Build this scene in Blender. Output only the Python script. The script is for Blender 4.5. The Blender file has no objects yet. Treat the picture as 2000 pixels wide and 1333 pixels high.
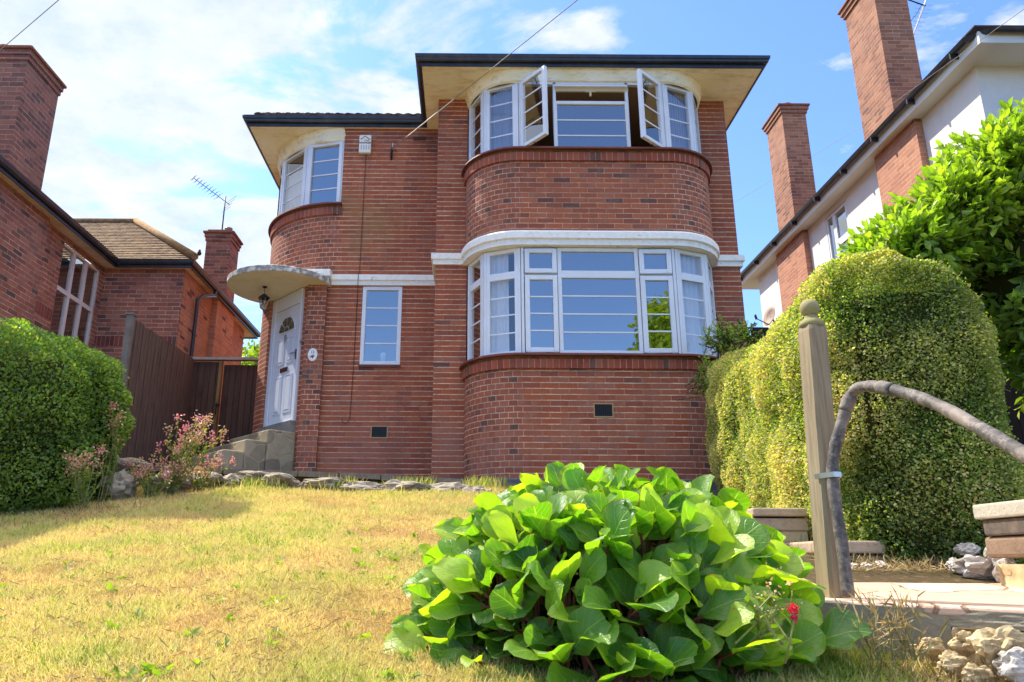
import bpy, bmesh, math, random
import numpy as np
from mathutils import Vector, Matrix, Euler, noise
random.seed(7); RNG = np.random.default_rng(11)
R = math.radians
scene = bpy.context.scene
COL = scene.collection

# ---------------------------------------------------------------- camera geometry
FPX, CX, CY, PITCH, ROLL = 1484.0, 915.0, 666.5, R(16.3), 0.0067
def ray(px, py):
    x = px-CX; y = CY-py
    u = x*math.cos(ROLL)-y*math.sin(ROLL); v = x*math.sin(ROLL)+y*math.cos(ROLL)
    yw = FPX*math.cos(PITCH)-v*math.sin(PITCH)
    return u/yw, (FPX*math.sin(PITCH)+v*math.cos(PITCH))/yw
def at(px, py, Y):
    a, c = ray(px, py); return Vector((a*Y, Y, c*Y))

# ---------------------------------------------------------------- object helpers
def tag(o, label=None, cat=None, group=None, kind=None):
    if label: o['label'] = label
    if cat: o['category'] = cat
    if group: o['group'] = group
    if kind: o['kind'] = kind
    return o
def empty(name, loc=(0, 0, 0), label=None, cat=None, group=None):
    o = bpy.data.objects.new(name, None); COL.objects.link(o); o.location = loc
    o.empty_display_size = .1
    return tag(o, label, cat, group)

class MB:
    def __init__(s): s.v = []; s.f = []; s.uv = []; s.sm = []
    def face(s, pts, uvs=None, smooth=False):
        b = len(s.v); s.v += [tuple(p) for p in pts]; s.f.append(list(range(b, b+len(pts))))
        s.uv.append(uvs if uvs else [(0, 0)]*len(pts)); s.sm.append(smooth)
    def box(s, x0, x1, y0, y1, z0, z1):
        s.obox(Vector((x0, y0, 0)), Vector((1, 0, 0)), Vector((0, 1, 0)), 0, x1-x0, 0, y1-y0, z0, z1)
    def obox(s, o, t, n, u0, u1, d0, d1, z0, z1, bev=0.0):
        """box: u along t, d along n (both horizontal), z up; uv in metres"""
        up = Vector((0, 0, 1))
        def P(u, d, z): return o+t*u+n*d+up*z
        flip = t.cross(n).z < 0
        def F(pts, uv):
            if flip: pts = pts[::-1]; uv = uv[::-1]
            s.face(pts, uv)
        F([P(u0,d0,z0),P(u1,d0,z0),P(u1,d0,z1),P(u0,d0,z1)], [(u0,z0),(u1,z0),(u1,z1),(u0,z1)])
        F([P(u1,d1,z0),P(u0,d1,z0),P(u0,d1,z1),P(u1,d1,z1)], [(u1,z0),(u0,z0),(u0,z1),(u1,z1)])
        F([P(u0,d1,z0),P(u0,d0,z0),P(u0,d0,z1),P(u0,d1,z1)], [(d1,z0),(d0,z0),(d0,z1),(d1,z1)])
        F([P(u1,d0,z0),P(u1,d1,z0),P(u1,d1,z1),P(u1,d0,z1)], [(d0,z0),(d1,z0),(d1,z1),(d0,z1)])
        F([P(u0,d0,z1),P(u1,d0,z1),P(u1,d1,z1),P(u0,d1,z1)], [(u0,d0),(u1,d0),(u1,d1),(u0,d1)])
        F([P(u0,d1,z0),P(u1,d1,z0),P(u1,d0,z0),P(u0,d0,z0)], [(u0,d1),(u1,d1),(u1,d0),(u0,d0)])
    def sweep(s, path, prof, caps=False, u0=0.0, smooth=False, closed=False, vz=True):
        """mitred sweep in plan. path [(x,y)], prof [(offset outward, z)] ; outward = right of travel"""
        n = len(path); P = [Vector(p) for p in path]; nor = []
        for i in range(n):
            ts = []
            if i > 0 or closed: ts.append((P[i]-P[i-1]).normalized())
            if i < n-1 or closed: ts.append((P[(i+1) % n]-P[i]).normalized())
            ns = [Vector((t.y, -t.x)) for t in ts]
            m = ns[0] if len(ns) == 1 else (ns[0]+ns[1]).normalized()
            nor.append(m/max(.3, m.dot(ns[0])))
        L = [u0]
        for i in range(1, n): L.append(L[-1]+(P[i]-P[i-1]).length)
        vv = [prof[0][1]]
        for j in range(1, len(prof)):
            if vz: vv.append(prof[j][1])
            else: vv.append(vv[-1]+math.hypot(prof[j][0]-prof[j-1][0], prof[j][1]-prof[j-1][1]))
        def Q(i, j): return Vector((P[i].x+nor[i].x*prof[j][0], P[i].y+nor[i].y*prof[j][0], prof[j][1]))
        rng = range(n if closed else n-1)
        for i in rng:
            k = (i+1) % n
            for j in range(len(prof)-1):
                s.face([Q(i,j),Q(k,j),Q(k,j+1),Q(i,j+1)], [(L[i],vv[j]),(L[k] if k else L[i]+1,vv[j]),(L[k] if k else L[i]+1,vv[j+1]),(L[i],vv[j+1])], smooth)
        if caps:
            s.face([Q(0,j) for j in range(len(prof))][::-1], [(prof[j][0],prof[j][1]) for j in range(len(prof))][::-1])
            s.face([Q(n-1,j) for j in range(len(prof))], [(prof[j][0],prof[j][1]) for j in range(len(prof))])
    def tube(s, pts, rad, n=8, cap=True, smooth=True):
        pts = [Vector(p) for p in pts]
        if not isinstance(rad, (list, tuple)): rad = [rad]*len(pts)
        rings = []; ref = None
        for i, p in enumerate(pts):
            t = (pts[min(i+1, len(pts)-1)]-pts[max(i-1, 0)]).normalized()
            if ref is None: ref = Vector((0, 0, 1)) if abs(t.z) < .9 else Vector((1, 0, 0))
            b = t.cross(ref).normalized(); a = b.cross(t).normalized(); ref = a
            rings.append([p+(a*math.cos(2*math.pi*k/n)+b*math.sin(2*math.pi*k/n))*rad[i] for k in range(n)])
        L = 0
        for i in range(len(pts)-1):
            L2 = L+(pts[i+1]-pts[i]).length
            for k in range(n):
                k2 = (k+1) % n
                s.face([rings[i][k], rings[i+1][k], rings[i+1][k2], rings[i][k2]], [(k/n,L),(k/n,L2),((k+1)/n,L2),((k+1)/n,L)], smooth)
            L = L2
        if cap:
            s.face(rings[0][::-1] if False else rings[0]); s.face(rings[-1][::-1])
    def lathe(s, c, prof, n=20, smooth=True):
        c = Vector(c)
        for j in range(len(prof)-1):
            for k in range(n):
                a0 = 2*math.pi*k/n; a1 = 2*math.pi*(k+1)/n
                def q(a, p): return c+Vector((math.cos(a)*p[0], math.sin(a)*p[0], p[1]))
                s.face([q(a0,prof[j]),q(a1,prof[j]),q(a1,prof[j+1]),q(a0,prof[j+1])], [(k/n,prof[j][1]),((k+1)/n,prof[j][1]),((k+1)/n,prof[j+1][1]),(k/n,prof[j+1][1])], smooth)
    def build(s, name, mat, parent=None, bevel=0, merge=True, solid=0):
        me = bpy.data.meshes.new(name)
        me.from_pydata(s.v, [], s.f)
        uvl = me.uv_layers.new(name='uv')
        flat = [c for f in s.uv for uv in f for c in uv]
        uvl.data.foreach_set('uv', flat)
        me.polygons.foreach_set('use_smooth', s.sm)
        if merge:
            bm = bmesh.new(); bm.from_mesh(me); bmesh.ops.remove_doubles(bm, verts=bm.verts, dist=1e-5); bm.to_mesh(me); bm.free()
        me.materials.append(mat)
        o = bpy.data.objects.new(name, me); COL.objects.link(o)
        if parent:
            o.parent = parent
            # geometry is written in world coordinates: move it into the parent's frame
            off = Vector((0, 0, 0)); p = parent
            while p: off += p.location; p = p.parent
            me.transform(Matrix.Translation(-off))
        if bevel:
            m = o.modifiers.new('b', 'BEVEL'); m.width = bevel; m.segments = 2; m.limit_method = 'ANGLE'; m.angle_limit = R(40)
        if solid:
            m = o.modifiers.new('s', 'SOLIDIFY'); m.thickness = solid; m.offset = -1
        return o

def arc(cx, cy, r, a0, a1, n):
    return [(cx+r*math.cos(R(a0+(a1-a0)*i/n)), cy+r*math.sin(R(a0+(a1-a0)*i/n))) for i in range(n+1)]

# ---------------------------------------------------------------- materials
def lin(c): return tuple(((x/12.92) if x <= .04045 else ((x+.055)/1.055)**2.4) for x in c)
def S(r, g, b): return lin((r/255, g/255, b/255))+(1,)
class NT:
    def __init__(s, name):
        s.m = bpy.data.materials.new(name); s.m.use_nodes = True; s.t = s.m.node_tree; s.t.nodes.clear()
        s.out = s.N('ShaderNodeOutputMaterial')
    def N(s, typ, **k):
        n = s.t.nodes.new(typ)
        for a, b in k.items(): setattr(n, a, b)
        return n
    def L(s, a, b): s.t.links.new(a, b)
    def put(s, sock, v):
        if hasattr(v, 'is_linked'): s.L(v, sock)
        elif v is not None: sock.default_value = v
    def math(s, op, a, b=None, c=None):
        n = s.N('ShaderNodeMath', operation=op)
        for i, v in enumerate((a, b, c)):
            if v is not None: s.put(n.inputs[i], v)
        return n.outputs[0]
    def mix(s, f, a, b, typ='MIX'):
        n = s.N('ShaderNodeMix', data_type='RGBA', blend_type=typ)
        s.put(n.inputs[0], f); s.put(n.inputs[6], a); s.put(n.inputs[7], b); return n.outputs[2]
    def noise(s, vec, scale, detail=4, rough=.6, dist=0):
        n = s.N('ShaderNodeTexNoise'); n.inputs['Scale'].default_value = scale; n.inputs['Detail'].default_value = detail
        n.inputs['Roughness'].default_value = rough; n.inputs['Distortion'].default_value = dist
        if vec is not None: s.L(vec, n.inputs['Vector'])
        return n.outputs['Fac']
    def ramp(s, fac, stops, interp='LINEAR'):
        n = s.N('ShaderNodeValToRGB'); n.color_ramp.interpolation = interp
        e = n.color_ramp.elements
        e[0].position, e[0].color = stops[0]; e[1].position, e[1].color = stops[-1]
        for p, c in stops[1:-1]:
            x = e.new(p); x.color = c
        s.put(n.inputs[0], fac); return n.outputs[0]
    def step(s, fac, a, b):
        n = s.N('ShaderNodeMapRange'); n.inputs[1].default_value = a; n.inputs[2].default_value = b
        s.put(n.inputs[0], fac); return n.outputs[0]
    def coord(s, which='Object'): return s.N('ShaderNodeTexCoord').outputs[which]
    def uv(s, name='uv'):
        n = s.N('ShaderNodeUVMap'); n.uv_map = name; return n.outputs[0]
    def mapping(s, vec, scale=(1, 1, 1), rot=(0, 0, 0)):
        n = s.N('ShaderNodeMapping'); n.inputs['Scale'].default_value = scale; n.inputs['Rotation'].default_value = rot
        s.L(vec, n.inputs[0]); return n.outputs[0]
    def bump(s, h, strength=.3, dist=.01):
        n = s.N('ShaderNodeBump'); n.inputs['Strength'].default_value = strength; n.inputs['Distance'].default_value = dist
        s.L(h, n.inputs['Height']); return n.outputs[0]
    def pbr(s, col, rough=.8, normal=None, spec=.3, metal=0):
        n = s.N('ShaderNodeBsdfPrincipled'); s.put(n.inputs['Base Color'], col); s.put(n.inputs['Roughness'], rough)
        n.inputs['Specular IOR Level'].default_value = spec; n.inputs['Metallic'].default_value = metal
        if normal is not None: s.L(normal, n.inputs['Normal'])
        s.L(n.outputs[0], s.out.inputs[0]); return n

def brick_mat(name, tones, mortar, bw=.2286, bh=.0745, m=.011, perp=.55, dark=.10, stain=None, wob=.004, z0=0.0, u_off=0.0, header=False, amt=.55):
    """bricks laid out on uv (metres): every brick has its own tone"""
    t = NT(name); uv = t.uv(); ob = t.coord()
    wobn = t.N('ShaderNodeTexNoise'); wobn.inputs['Scale'].default_value = 9; wobn.inputs['Detail'].default_value = 3; t.L(ob, wobn.inputs[0])
    sx = t.N('ShaderNodeSeparateXYZ'); t.L(uv, sx.inputs[0]); wx = t.N('ShaderNodeSeparateXYZ'); t.L(wobn.outputs['Color'], wx.inputs[0])
    u = t.math('ADD', t.math('MULTIPLY_ADD', wx.outputs[0], wob*2, -wob+u_off), sx.outputs[0])
    v = t.math('ADD', t.math('MULTIPLY_ADD', wx.outputs[1], wob*2, -wob-z0+20*bh), sx.outputs[1])
    rv = t.math('DIVIDE', v, bh); row = t.math('FLOOR', rv); fv = t.math('FRACT', rv)
    sh = t.math('MULTIPLY', t.math('MODULO', row, 2.0), .5)
    # a little irregularity from course to course
    wn0 = t.N('ShaderNodeTexWhiteNoise', noise_dimensions='1D'); t.L(row, wn0.inputs['W'])
    sh = t.math('ADD', sh, t.math('MULTIPLY', wn0.outputs[0], .10))
    ru = t.math('ADD', t.math('DIVIDE', u, bw), sh); cu = t.math('FLOOR', ru); fu = t.math('FRACT', ru)
    cb = t.N('ShaderNodeCombineXYZ'); t.L(cu, cb.inputs[0]); t.L(row, cb.inputs[1])
    wn = t.N('ShaderNodeTexWhiteNoise', noise_dimensions='2D'); t.L(cb.outputs[0], wn.inputs['Vector'])
    wn2 = t.N('ShaderNodeTexWhiteNoise', noise_dimensions='3D'); t.L(cb.outputs[0], wn2.inputs['Vector'])
    big = t.noise(ob, .7, 3)
    sel = t.math('ADD', t.math('MULTIPLY', wn.outputs[0], .62), t.math('MULTIPLY', big, .38))
    n = len(tones); col = t.ramp(sel, [(.12+.76*i/(n-1), c) for i, c in enumerate(tones)])
    fine = t.noise(ob, 60, 5, .7); med = t.noise(ob, 9, 5, .65)
    col = t.mix(t.step(wn2.outputs[0], 1-dark, 1-dark+.01), col, S(104, 74, 66))
    col = t.mix(t.math('MULTIPLY', t.step(fine, .3, .75), .35), col, S(200, 150, 125), 'SOFT_LIGHT')
    col = t.mix(t.math('MULTIPLY', t.step(med, .52, .72), .35), col, S(150, 118, 108))
    # mortar masks
    ev = t.math('MINIMUM', fv, t.math('SUBTRACT', 1, fv)); ev = t.math('MULTIPLY', ev, bh)
    eu = t.math('MINIMUM', fu, t.math('SUBTRACT', 1, fu)); eu = t.math('MULTIPLY', eu, bw)
    mv = t.math('SUBTRACT', 1, t.step(ev, m*.5-.0025, m*.5+.0015)); mu = t.math('SUBTRACT', 1, t.step(eu, m*.4-.0025, m*.4+.0015))
    mask = t.math('MAXIMUM', mv, t.math('MULTIPLY', mu, perp))
    mcol = t.mix(t.step(t.noise(ob, 2.2, 7, .75), .38, .62), mortar, t_dark(mortar, amt*.72))
    mcol = t.mix(t.math('MULTIPLY', t.step(t.noise(ob, 14, 6, .75), .45, .62), .55), mcol, S(140, 96, 74))
    c = t.mix(mask, col, mcol)
    if stain:
        for (cx, cy, r, scol, a) in stain:
            d = t.N('ShaderNodeVectorMath', operation='DISTANCE'); t.L(uv, d.inputs[0]); d.inputs[1].default_value = (cx, cy, 0)
            k = t.math('SUBTRACT', 1, t.step(t.math('ADD', d.outputs['Value'], t.math('MULTIPLY', t.noise(ob, 2.5, 5), r*.9)), r*.55, r*1.5))
            c = t.mix(t.math('MULTIPLY', k, a), c, scol)
    stk = t.noise(t.mapping(ob, (2.6, 2.6, .35)), 1.6, 6, .7); c = t.mix(t.math('MULTIPLY', t.step(stk, .50, .70), .30), c, S(104, 72, 60)); c = t.mix(t.math('MULTIPLY', t.step(t.noise(ob, 1.1, 5, .7), .52, .68), .22), c, S(176, 134, 116))
    h = t.math('SUBTRACT', t.math('MULTIPLY', fine, .25), t.math('MULTIPLY', t.math('MAXIMUM', mv, mu), .7))
    nb = t.bump(h, .55, .006)
    t.pbr(c, .82, nb, .25)
    return t.m
def t_dark(c, k): return (c[0]*k, c[1]*k, c[2]*k, 1)

def plain(name, col, rough=.6, spec=.4, metal=0, dirt=None, damt=.3, scale=6, bump=.0, bscale=40, streak=False):
    t = NT(name); ob = t.coord(); c = col
    nz = t.noise(t.mapping(ob, (1, 1, .25)) if streak else ob, scale, 6, .65)
    if dirt: c = t.mix(t.math('MULTIPLY', t.step(nz, .45, .7), damt), col, dirt)
    nrm = t.bump(t.noise(ob, bscale, 5, .7), bump, .01) if bump else None
    t.pbr(c, rough, nrm, spec, metal); return t.m

M = {}
BR = [S(140, 80, 63), S(150, 84, 62), S(160, 90, 63), S(166, 92, 62), S(168, 103, 74), S(150, 96, 77)]
MORT = S(240, 206, 172)
M['brick'] = brick_mat('house_brick', BR, MORT, perp=.2, dark=.012, m=.0125, amt=.75,
    stain=[(-1.45, 5.0, .5, S(140, 116, 70), .45), (-1.9, 5.35, .35, S(134, 112, 66), .4), (-.6, 6.45, .3, S(70, 52, 48), .6), (-1.7, 4.65, .3, S(140, 112, 72), .35), (-1.4, 1.6, .8, S(150, 104, 92), .4), (-.25, 1.5, .4, S(150, 112, 98), .5)])
M['brick_bay'] = brick_mat('bay_brick', BR, MORT, perp=.36, dark=.025, m=.0125, amt=.75)
M['brick_bay_up'] = brick_mat('bay_brick_upper', [S(128, 78, 63), S(150, 86, 64), S(164, 94, 65), S(170, 102, 73), S(150, 92, 72)], S(226, 184, 150), perp=.85, dark=.06, amt=.75)
M['brick_half'] = brick_mat('curved_brick', [S(132, 80, 66), S(148, 86, 66), S(164, 96, 70), S(152, 98, 80)], S(228, 196, 164), bw=.1143, perp=.8, dark=.10, amt=.75)
M['soldier'] = brick_mat('soldier_brick', [S(128, 66, 54), S(150, 76, 58), S(164, 88, 66), S(136, 88, 76)], S(216, 178, 134), bw=.0762, bh=5.0, m=.010, perp=1, dark=.08, z0=-30)
M['brick_left'] = brick_mat('neighbour_brick', [S(116, 78, 72), S(144, 88, 74), S(160, 96, 76), S(170, 110, 88), S(142, 94, 82)], S(220, 196, 176), bh=.0762, perp=.9, dark=.10)
M['brick_rchim'] = brick_mat('tall_chimney_brick', [S(114, 78, 64), S(140, 96, 76), S(164, 118, 92), S(126, 92, 78)], S(196, 168, 140), bh=.0762, perp=.9, dark=.04, amt=.7)
M['brick_chim'] = brick_mat('chimney_brick', [S(100, 72, 70), S(130, 86, 76), S(150, 98, 80), S(136, 100, 88)], S(184, 162, 142), bh=.0762, perp=.9, dark=.18)
M['brick_orange'] = brick_mat('right_neighbour_brick', [S(158, 110, 90), S(174, 122, 98), S(188, 136, 108), S(168, 122, 100)], S(214, 186, 156), bh=.0762, perp=.9, dark=.02, amt=.8)
M['white'] = plain('upvc_white', S(226, 229, 232), .35, .5, dirt=S(190, 190, 180), damt=.25, scale=3)
M['door'] = plain('door_white', S(228, 230, 234), .35, .5, dirt=S(205, 205, 200), damt=.2, scale=2)
def render_band():
    t = NT('painted_band'); ob = t.coord(); n1 = t.noise(ob, 5, 6, .7); n2 = t.noise(ob, 18, 5, .7)
    c = t.mix(t.step(n2, .4, .8), S(246, 244, 236), S(232, 224, 206))
    c = t.mix(t.step(n1, .66, .69), c, S(196, 176, 140))
    c = t.mix(t.math('MULTIPLY', t.step(t.noise(t.mapping(ob, (1, 1, 4)), 12, 5), .62, .7), .5), c, S(120, 108, 90))
    t.pbr(c, .75, t.bump(t.math('ADD', t.step(n1, .60, .63), n2), .35, .006), .3); return t.m
M['band'] = render_band()
def soffit_mat(name, a, b, crack):
    t = NT(name); ob = t.coord(); m1 = t.mapping(ob, (1, 3, 3)); n1 = t.noise(m1, 2.6, 8, .75); n2 = t.noise(ob, 1.6, 4); n3 = t.noise(t.mapping(ob, (1.5, 8, 8)), 6, 8, .75)
    c = t.mix(t.step(n2, .35, .65), a, b)
    c = t.mix(t.math('MULTIPLY', t.step(n1, .5, .62), .55), c, S(206, 184, 138))
    c = t.mix(t.math('MULTIPLY', t.step(n3, .6, .68), crack), c, S(92, 70, 44))
    t.pbr(c, .8, t.bump(n3, .5, .01), .2); return t.m
M['soffit'] = soffit_mat('flaking_soffit', S(250, 242, 214), S(242, 228, 184), .6)
M['soffit_left'] = soffit_mat('soft_soffit', S(244, 226, 204), S(234, 206, 180), .3)
M['soffit_white'] = plain('white_soffit', S(226, 226, 214), .5, .4)
M['gutter'] = plain('black_gutter', S(42, 45, 52), .28, .5, dirt=S(92, 88, 84), damt=.35, scale=8, streak=True)
M['render_white'] = plain('white_render', S(230, 228, 220), .85, .2, dirt=S(205, 200, 188), damt=.4, scale=2, bump=.35, bscale=60)
M['concrete'] = plain('canopy_concrete', S(232, 222, 194), .85, .2, dirt=S(208, 192, 152), damt=.5, scale=3, bump=.2)
def canopy_rim():
    t = NT('canopy_rim'); ob = t.coord(); n = t.noise(ob, 12, 7, .75)
    t.pbr(t.ramp(n, [(.3, S(104, 104, 102)), (.48, S(158, 154, 146)), (.58, S(226, 220, 206))]), .85, t.bump(n, .4, .01), .2); return t.m
M['rim'] = canopy_rim()
M['grey_stone'] = plain('cement', S(136, 132, 124), .9, .2, dirt=S(92, 90, 88), damt=.7, scale=5, bump=.4)
M['plinth'] = plain('plinth_cement', S(104, 106, 110), .85, .2, dirt=S(64, 66, 70), damt=.7, scale=5, bump=.3)
def tiles_mat(name, cols, mk=S(60, 48, 40), moss=.5, bw=.165, bh=.1):
    t = NT(name); uv = t.uv(); ob = t.coord()
    b = t.N('ShaderNodeTexBrick'); b.inputs['Scale'].default_value = 1; b.inputs['Brick Width'].default_value = bw; b.inputs['Row Height'].default_value = bh
    b.inputs['Mortar Size'].default_value = .006; b.inputs['Mortar Smooth'].default_value = .3
    b.inputs['Color1'].default_value = cols[0]; b.inputs['Color2'].default_value = cols[1]; b.inputs['Mortar'].default_value = mk; t.L(uv, b.inputs[0])
    n = t.noise(ob, 7, 6, .7); c = t.mix(t.math('MULTIPLY', t.step(n, .42, .66), moss), b.outputs[0], cols[2])
    t.pbr(c, .9, t.bump(t.math('SUBTRACT', n, b.outputs[1]), .6, .015), .15); return t.m
M['tiles'] = tiles_mat('left_roof_tiles', [S(150, 116, 88), S(120, 92, 72), S(176, 152, 112)], moss=.7)
M['rtiles'] = tiles_mat('roof_tiles', [S(120, 88, 74), S(96, 74, 64), S(150, 132, 116)])
def wood_mat(name, a, b, c3, plank=.12, gap=True, axis='u', rough=.8):
    t = NT(name); uv = t.uv(); ob = t.coord(); sx = t.N('ShaderNodeSeparateXYZ'); t.L(uv, sx.inputs[0])
    ru = t.math('DIVIDE', t.math('ADD', sx.outputs[0], 30), plank); cell = t.math('FLOOR', ru); f = t.math('FRACT', ru)
    wn = t.N('ShaderNodeTexWhiteNoise', noise_dimensions='1D'); t.L(cell, wn.inputs['W'])
    g = t.noise(t.mapping(ob, (14, 14, .8)), 3, 8, .7, .3)
    c = t.mix(wn.outputs[0], a, b); c = t.mix(t.math('MULTIPLY', t.step(g, .45, .68), .55), c, c3)
    k = t.noise(t.mapping(ob, (3, 3, 1.2)), 2, 5, .6); c = t.mix(t.math('MULTIPLY', t.step(k, .55, .7), .5), c, t_dark(a, .5))
    e = t.math('MULTIPLY', t.math('MINIMUM', f, t.math('SUBTRACT', 1, f)), plank)
    gm = t.math('SUBTRACT', 1, t.step(e, .002, .005)) if gap else None
    if gap: c = t.mix(gm, c, S(20, 14, 12))
    h = t.math('MULTIPLY', g, .5)
    if gap: h = t.math('SUBTRACT', t.math('ADD', h, t.math('MULTIPLY', f, .8)), gm)
    t.pbr(c, rough, t.bump(h, .5, .008), .2); return t.m
M['fence'] = wood_mat('brown_fence', S(100, 76, 66), S(122, 92, 78), S(144, 120, 104))
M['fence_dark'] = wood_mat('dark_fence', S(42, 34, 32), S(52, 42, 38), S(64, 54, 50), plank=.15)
M['gate'] = wood_mat('gate_wood', S(82, 58, 48), S(98, 70, 56), S(112, 86, 70), plank=.1)
M['post_wood'] = wood_mat('weathered_post', S(166, 148, 116), S(152, 136, 108), S(84, 68, 56), plank=9, gap=False)
M['post_face'] = None
def pipe_mat():
    t = NT('wrapped_pipe'); ob = t.coord(); n = t.noise(ob, 26, 7, .75); k = t.noise(ob, 5, 4)
    c = t.ramp(n, [(.3, S(48, 44, 42)), (.5, S(82, 76, 72)), (.68, S(150, 138, 126))])
    c = t.mix(t.math('MULTIPLY', t.step(k, .45, .6), .5), c, S(158, 142, 128))
    t.pbr(c, .62, t.bump(n, .7, .005), .35); return t.m
M['pipe'] = pipe_mat()
M['metal'] = plain('galvanised', S(190, 190, 190), .35, .5, .9)
M['dark_metal'] = plain('dark_metal', S(52, 50, 50), .5, .5, .5)
M['black'] = plain('black_plastic', S(18, 18, 20), .5, .4)
M['cable'] = plain('cable_dark', S(84, 52, 44), .6, .3)
M['wire'] = plain('wire_grey', S(150, 144, 138), .6, .3)
M['lead'] = plain('lead_flashing', S(160, 166, 172), .6, .4, dirt=S(120, 124, 128), damt=.5)
M['brass'] = plain('letterbox_brass', S(96, 46, 34), .3, .5, .4)
M['chrome'] = plain('chrome', S(150, 150, 150), .2, .5, .9)
M['room'] = plain('room_wall', S(170, 136, 106), .9, .2)
M['roomdark'] = plain('room_dark', S(44, 42, 44), .9, .2)
M['blind'] = plain('blind_housing', S(206, 186, 146), .6, .3)
M['terra'] = plain('pot', S(150, 92, 66), .8, .2, dirt=S(110, 80, 66), damt=.5)
M['steelpot'] = plain('flue', S(150, 150, 150), .4, .5, .7, dirt=S(90, 88, 84), damt=.5)
def curtain_mat(name, a, b):
    t = NT(name); ob = t.coord(); n = t.noise(t.mapping(ob, (26, 26, .6)), 1.5, 4); c = t.mix(n, a, b)
    d = t.N('ShaderNodeBsdfDiffuse'); t.L(c, d.inputs[0]); tr = t.N('ShaderNodeBsdfTranslucent'); t.L(c, tr.inputs[0])
    m = t.N('ShaderNodeMixShader'); m.inputs[0].default_value = .3; t.L(d.outputs[0], m.inputs[1]); t.L(tr.outputs[0], m.inputs[2]); t.L(m.outputs[0], t.out.inputs[0]); return t.m
M['curtain'] = curtain_mat('net_curtain', S(248, 250, 252), S(220, 226, 232))
M['curtain_blue'] = curtain_mat('grey_curtain', S(186, 194, 214), S(140, 148, 172))
def glass_mat(name, refl=.42, tint=(.93, .95, .97, 1)):
    t = NT(name); tr = t.N('ShaderNodeBsdfTransparent'); tr.inputs[0].default_value = tint
    g = t.N('ShaderNodeBsdfGlossy'); g.inputs['Roughness'].default_value = .012; g.inputs[0].default_value = (.88, .86, .80, 1)
    ob = t.coord(); nb = t.bump(t.noise(ob, 1.6, 2), .05, .03); t.L(nb, g.inputs['Normal'])
    fr = t.N('ShaderNodeFresnel'); fr.inputs[0].default_value = 1.5
    geo = t.N('ShaderNodeNewGeometry'); f = t.math('MULTIPLY', t.math('ADD', fr.outputs[0], refl), t.math('SUBTRACT', 1, geo.outputs['Backfacing']))
    m = t.N('ShaderNodeMixShader'); t.L(f, m.inputs[0]); t.L(tr.outputs[0], m.inputs[1]); t.L(g.outputs[0], m.inputs[2]); t.L(m.outputs[0], t.out.inputs[0]); return t.m
M['glass'] = glass_mat('window_glass', .36)
M['glass_clear'] = glass_mat('sash_glass', .24)

def leaf_mat(name, cols, trans=.4, rough=.45, gloss=.25, tcol=None, spec=.35):
    """leaf colour per leaf from uv layer 'rnd' (x = tone, y = warm/dry)"""
    t = NT(name); sx = t.N('ShaderNodeSeparateXYZ'); t.L(t.uv('rnd'), sx.inputs[0])
    n = len(cols); c = t.ramp(sx.outputs[0], [(i/(n-1), x) for i, x in enumerate(cols)])
    ob = t.coord(); big = t.noise(ob, 1.5, 3); c = t.mix(t.math('MULTIPLY', t.step(big, .42, .62), .45), c, t.mix(.5, c, cols[-1]))
    p = t.N('ShaderNodeBsdfPrincipled'); t.L(c, p.inputs['Base Color']); p.inputs['Roughness'].default_value = rough; p.inputs['Specular IOR Level'].default_value = spec
    tr = t.N('ShaderNodeBsdfTranslucent'); tc = t.mix(1, c, tcol if tcol else (1.9, 2.2, .5, 1), 'MULTIPLY'); t.L(tc, tr.inputs[0])
    m = t.N('ShaderNodeMixShader'); m.inputs[0].default_value = trans; t.L(p.outputs[0], m.inputs[1]); t.L(tr.outputs[0], m.inputs[2]); t.L(m.outputs[0], t.out.inputs[0]); return t.m
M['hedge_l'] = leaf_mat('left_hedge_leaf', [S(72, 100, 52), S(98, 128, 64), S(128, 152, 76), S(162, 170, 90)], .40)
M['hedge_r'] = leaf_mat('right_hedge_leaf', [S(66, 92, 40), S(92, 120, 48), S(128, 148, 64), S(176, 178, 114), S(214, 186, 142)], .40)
M['twig'] = plain('dry_twig', S(170, 140, 100), .9, .1)
M['hedge_core'] = plain('hedge_twigs', S(58, 62, 32), .95, .1, dirt=S(70, 56, 36), damt=.5, scale=12)
M['laurel'] = leaf_mat('laurel_leaf', [S(54, 86, 38), S(80, 114, 46), S(122, 150, 54), S(176, 190, 74)], .38, .3, spec=.5)
M['valer'] = leaf_mat('valerian_leaf', [S(70, 96, 60), S(104, 124, 64), S(140, 140, 70)], .35)
M['pink'] = leaf_mat('valerian_flower', [S(204, 112, 138), S(222, 146, 162), S(224, 176, 160)], .3, tcol=(1.3, 1, 1, 1))
M['seed'] = leaf_mat('valerian_seedhead', [S(196, 170, 120), S(214, 180, 140), S(180, 140, 110)], .3, tcol=(1.2, 1, .8, 1))
M['redf'] = leaf_mat('red_flower', [S(200, 30, 70), S(226, 60, 90)], .3, tcol=(1.3, .6, .8, 1))
M['grass'] = leaf_mat('grass_blade', [S(202, 170, 122), S(228, 206, 154), S(238, 222, 170), S(226, 214, 136), S(192, 198, 104), S(138, 162, 68)], .42, .6, tcol=(1.12, 1.14, .74, 1), spec=.2)
M['weed'] = leaf_mat('weed_leaf', [S(84, 110, 40), S(116, 142, 50), S(150, 160, 60)], .4)
M['straw'] = leaf_mat('dry_straw', [S(150, 126, 84), S(190, 164, 112), S(214, 190, 140), S(120, 120, 60)], .3, .7, tcol=(1.1, 1, .8, 1))
M['bark'] = plain('bark', S(90, 72, 56), .9, .2, dirt=S(56, 46, 38), damt=.6, bump=.5)
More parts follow.
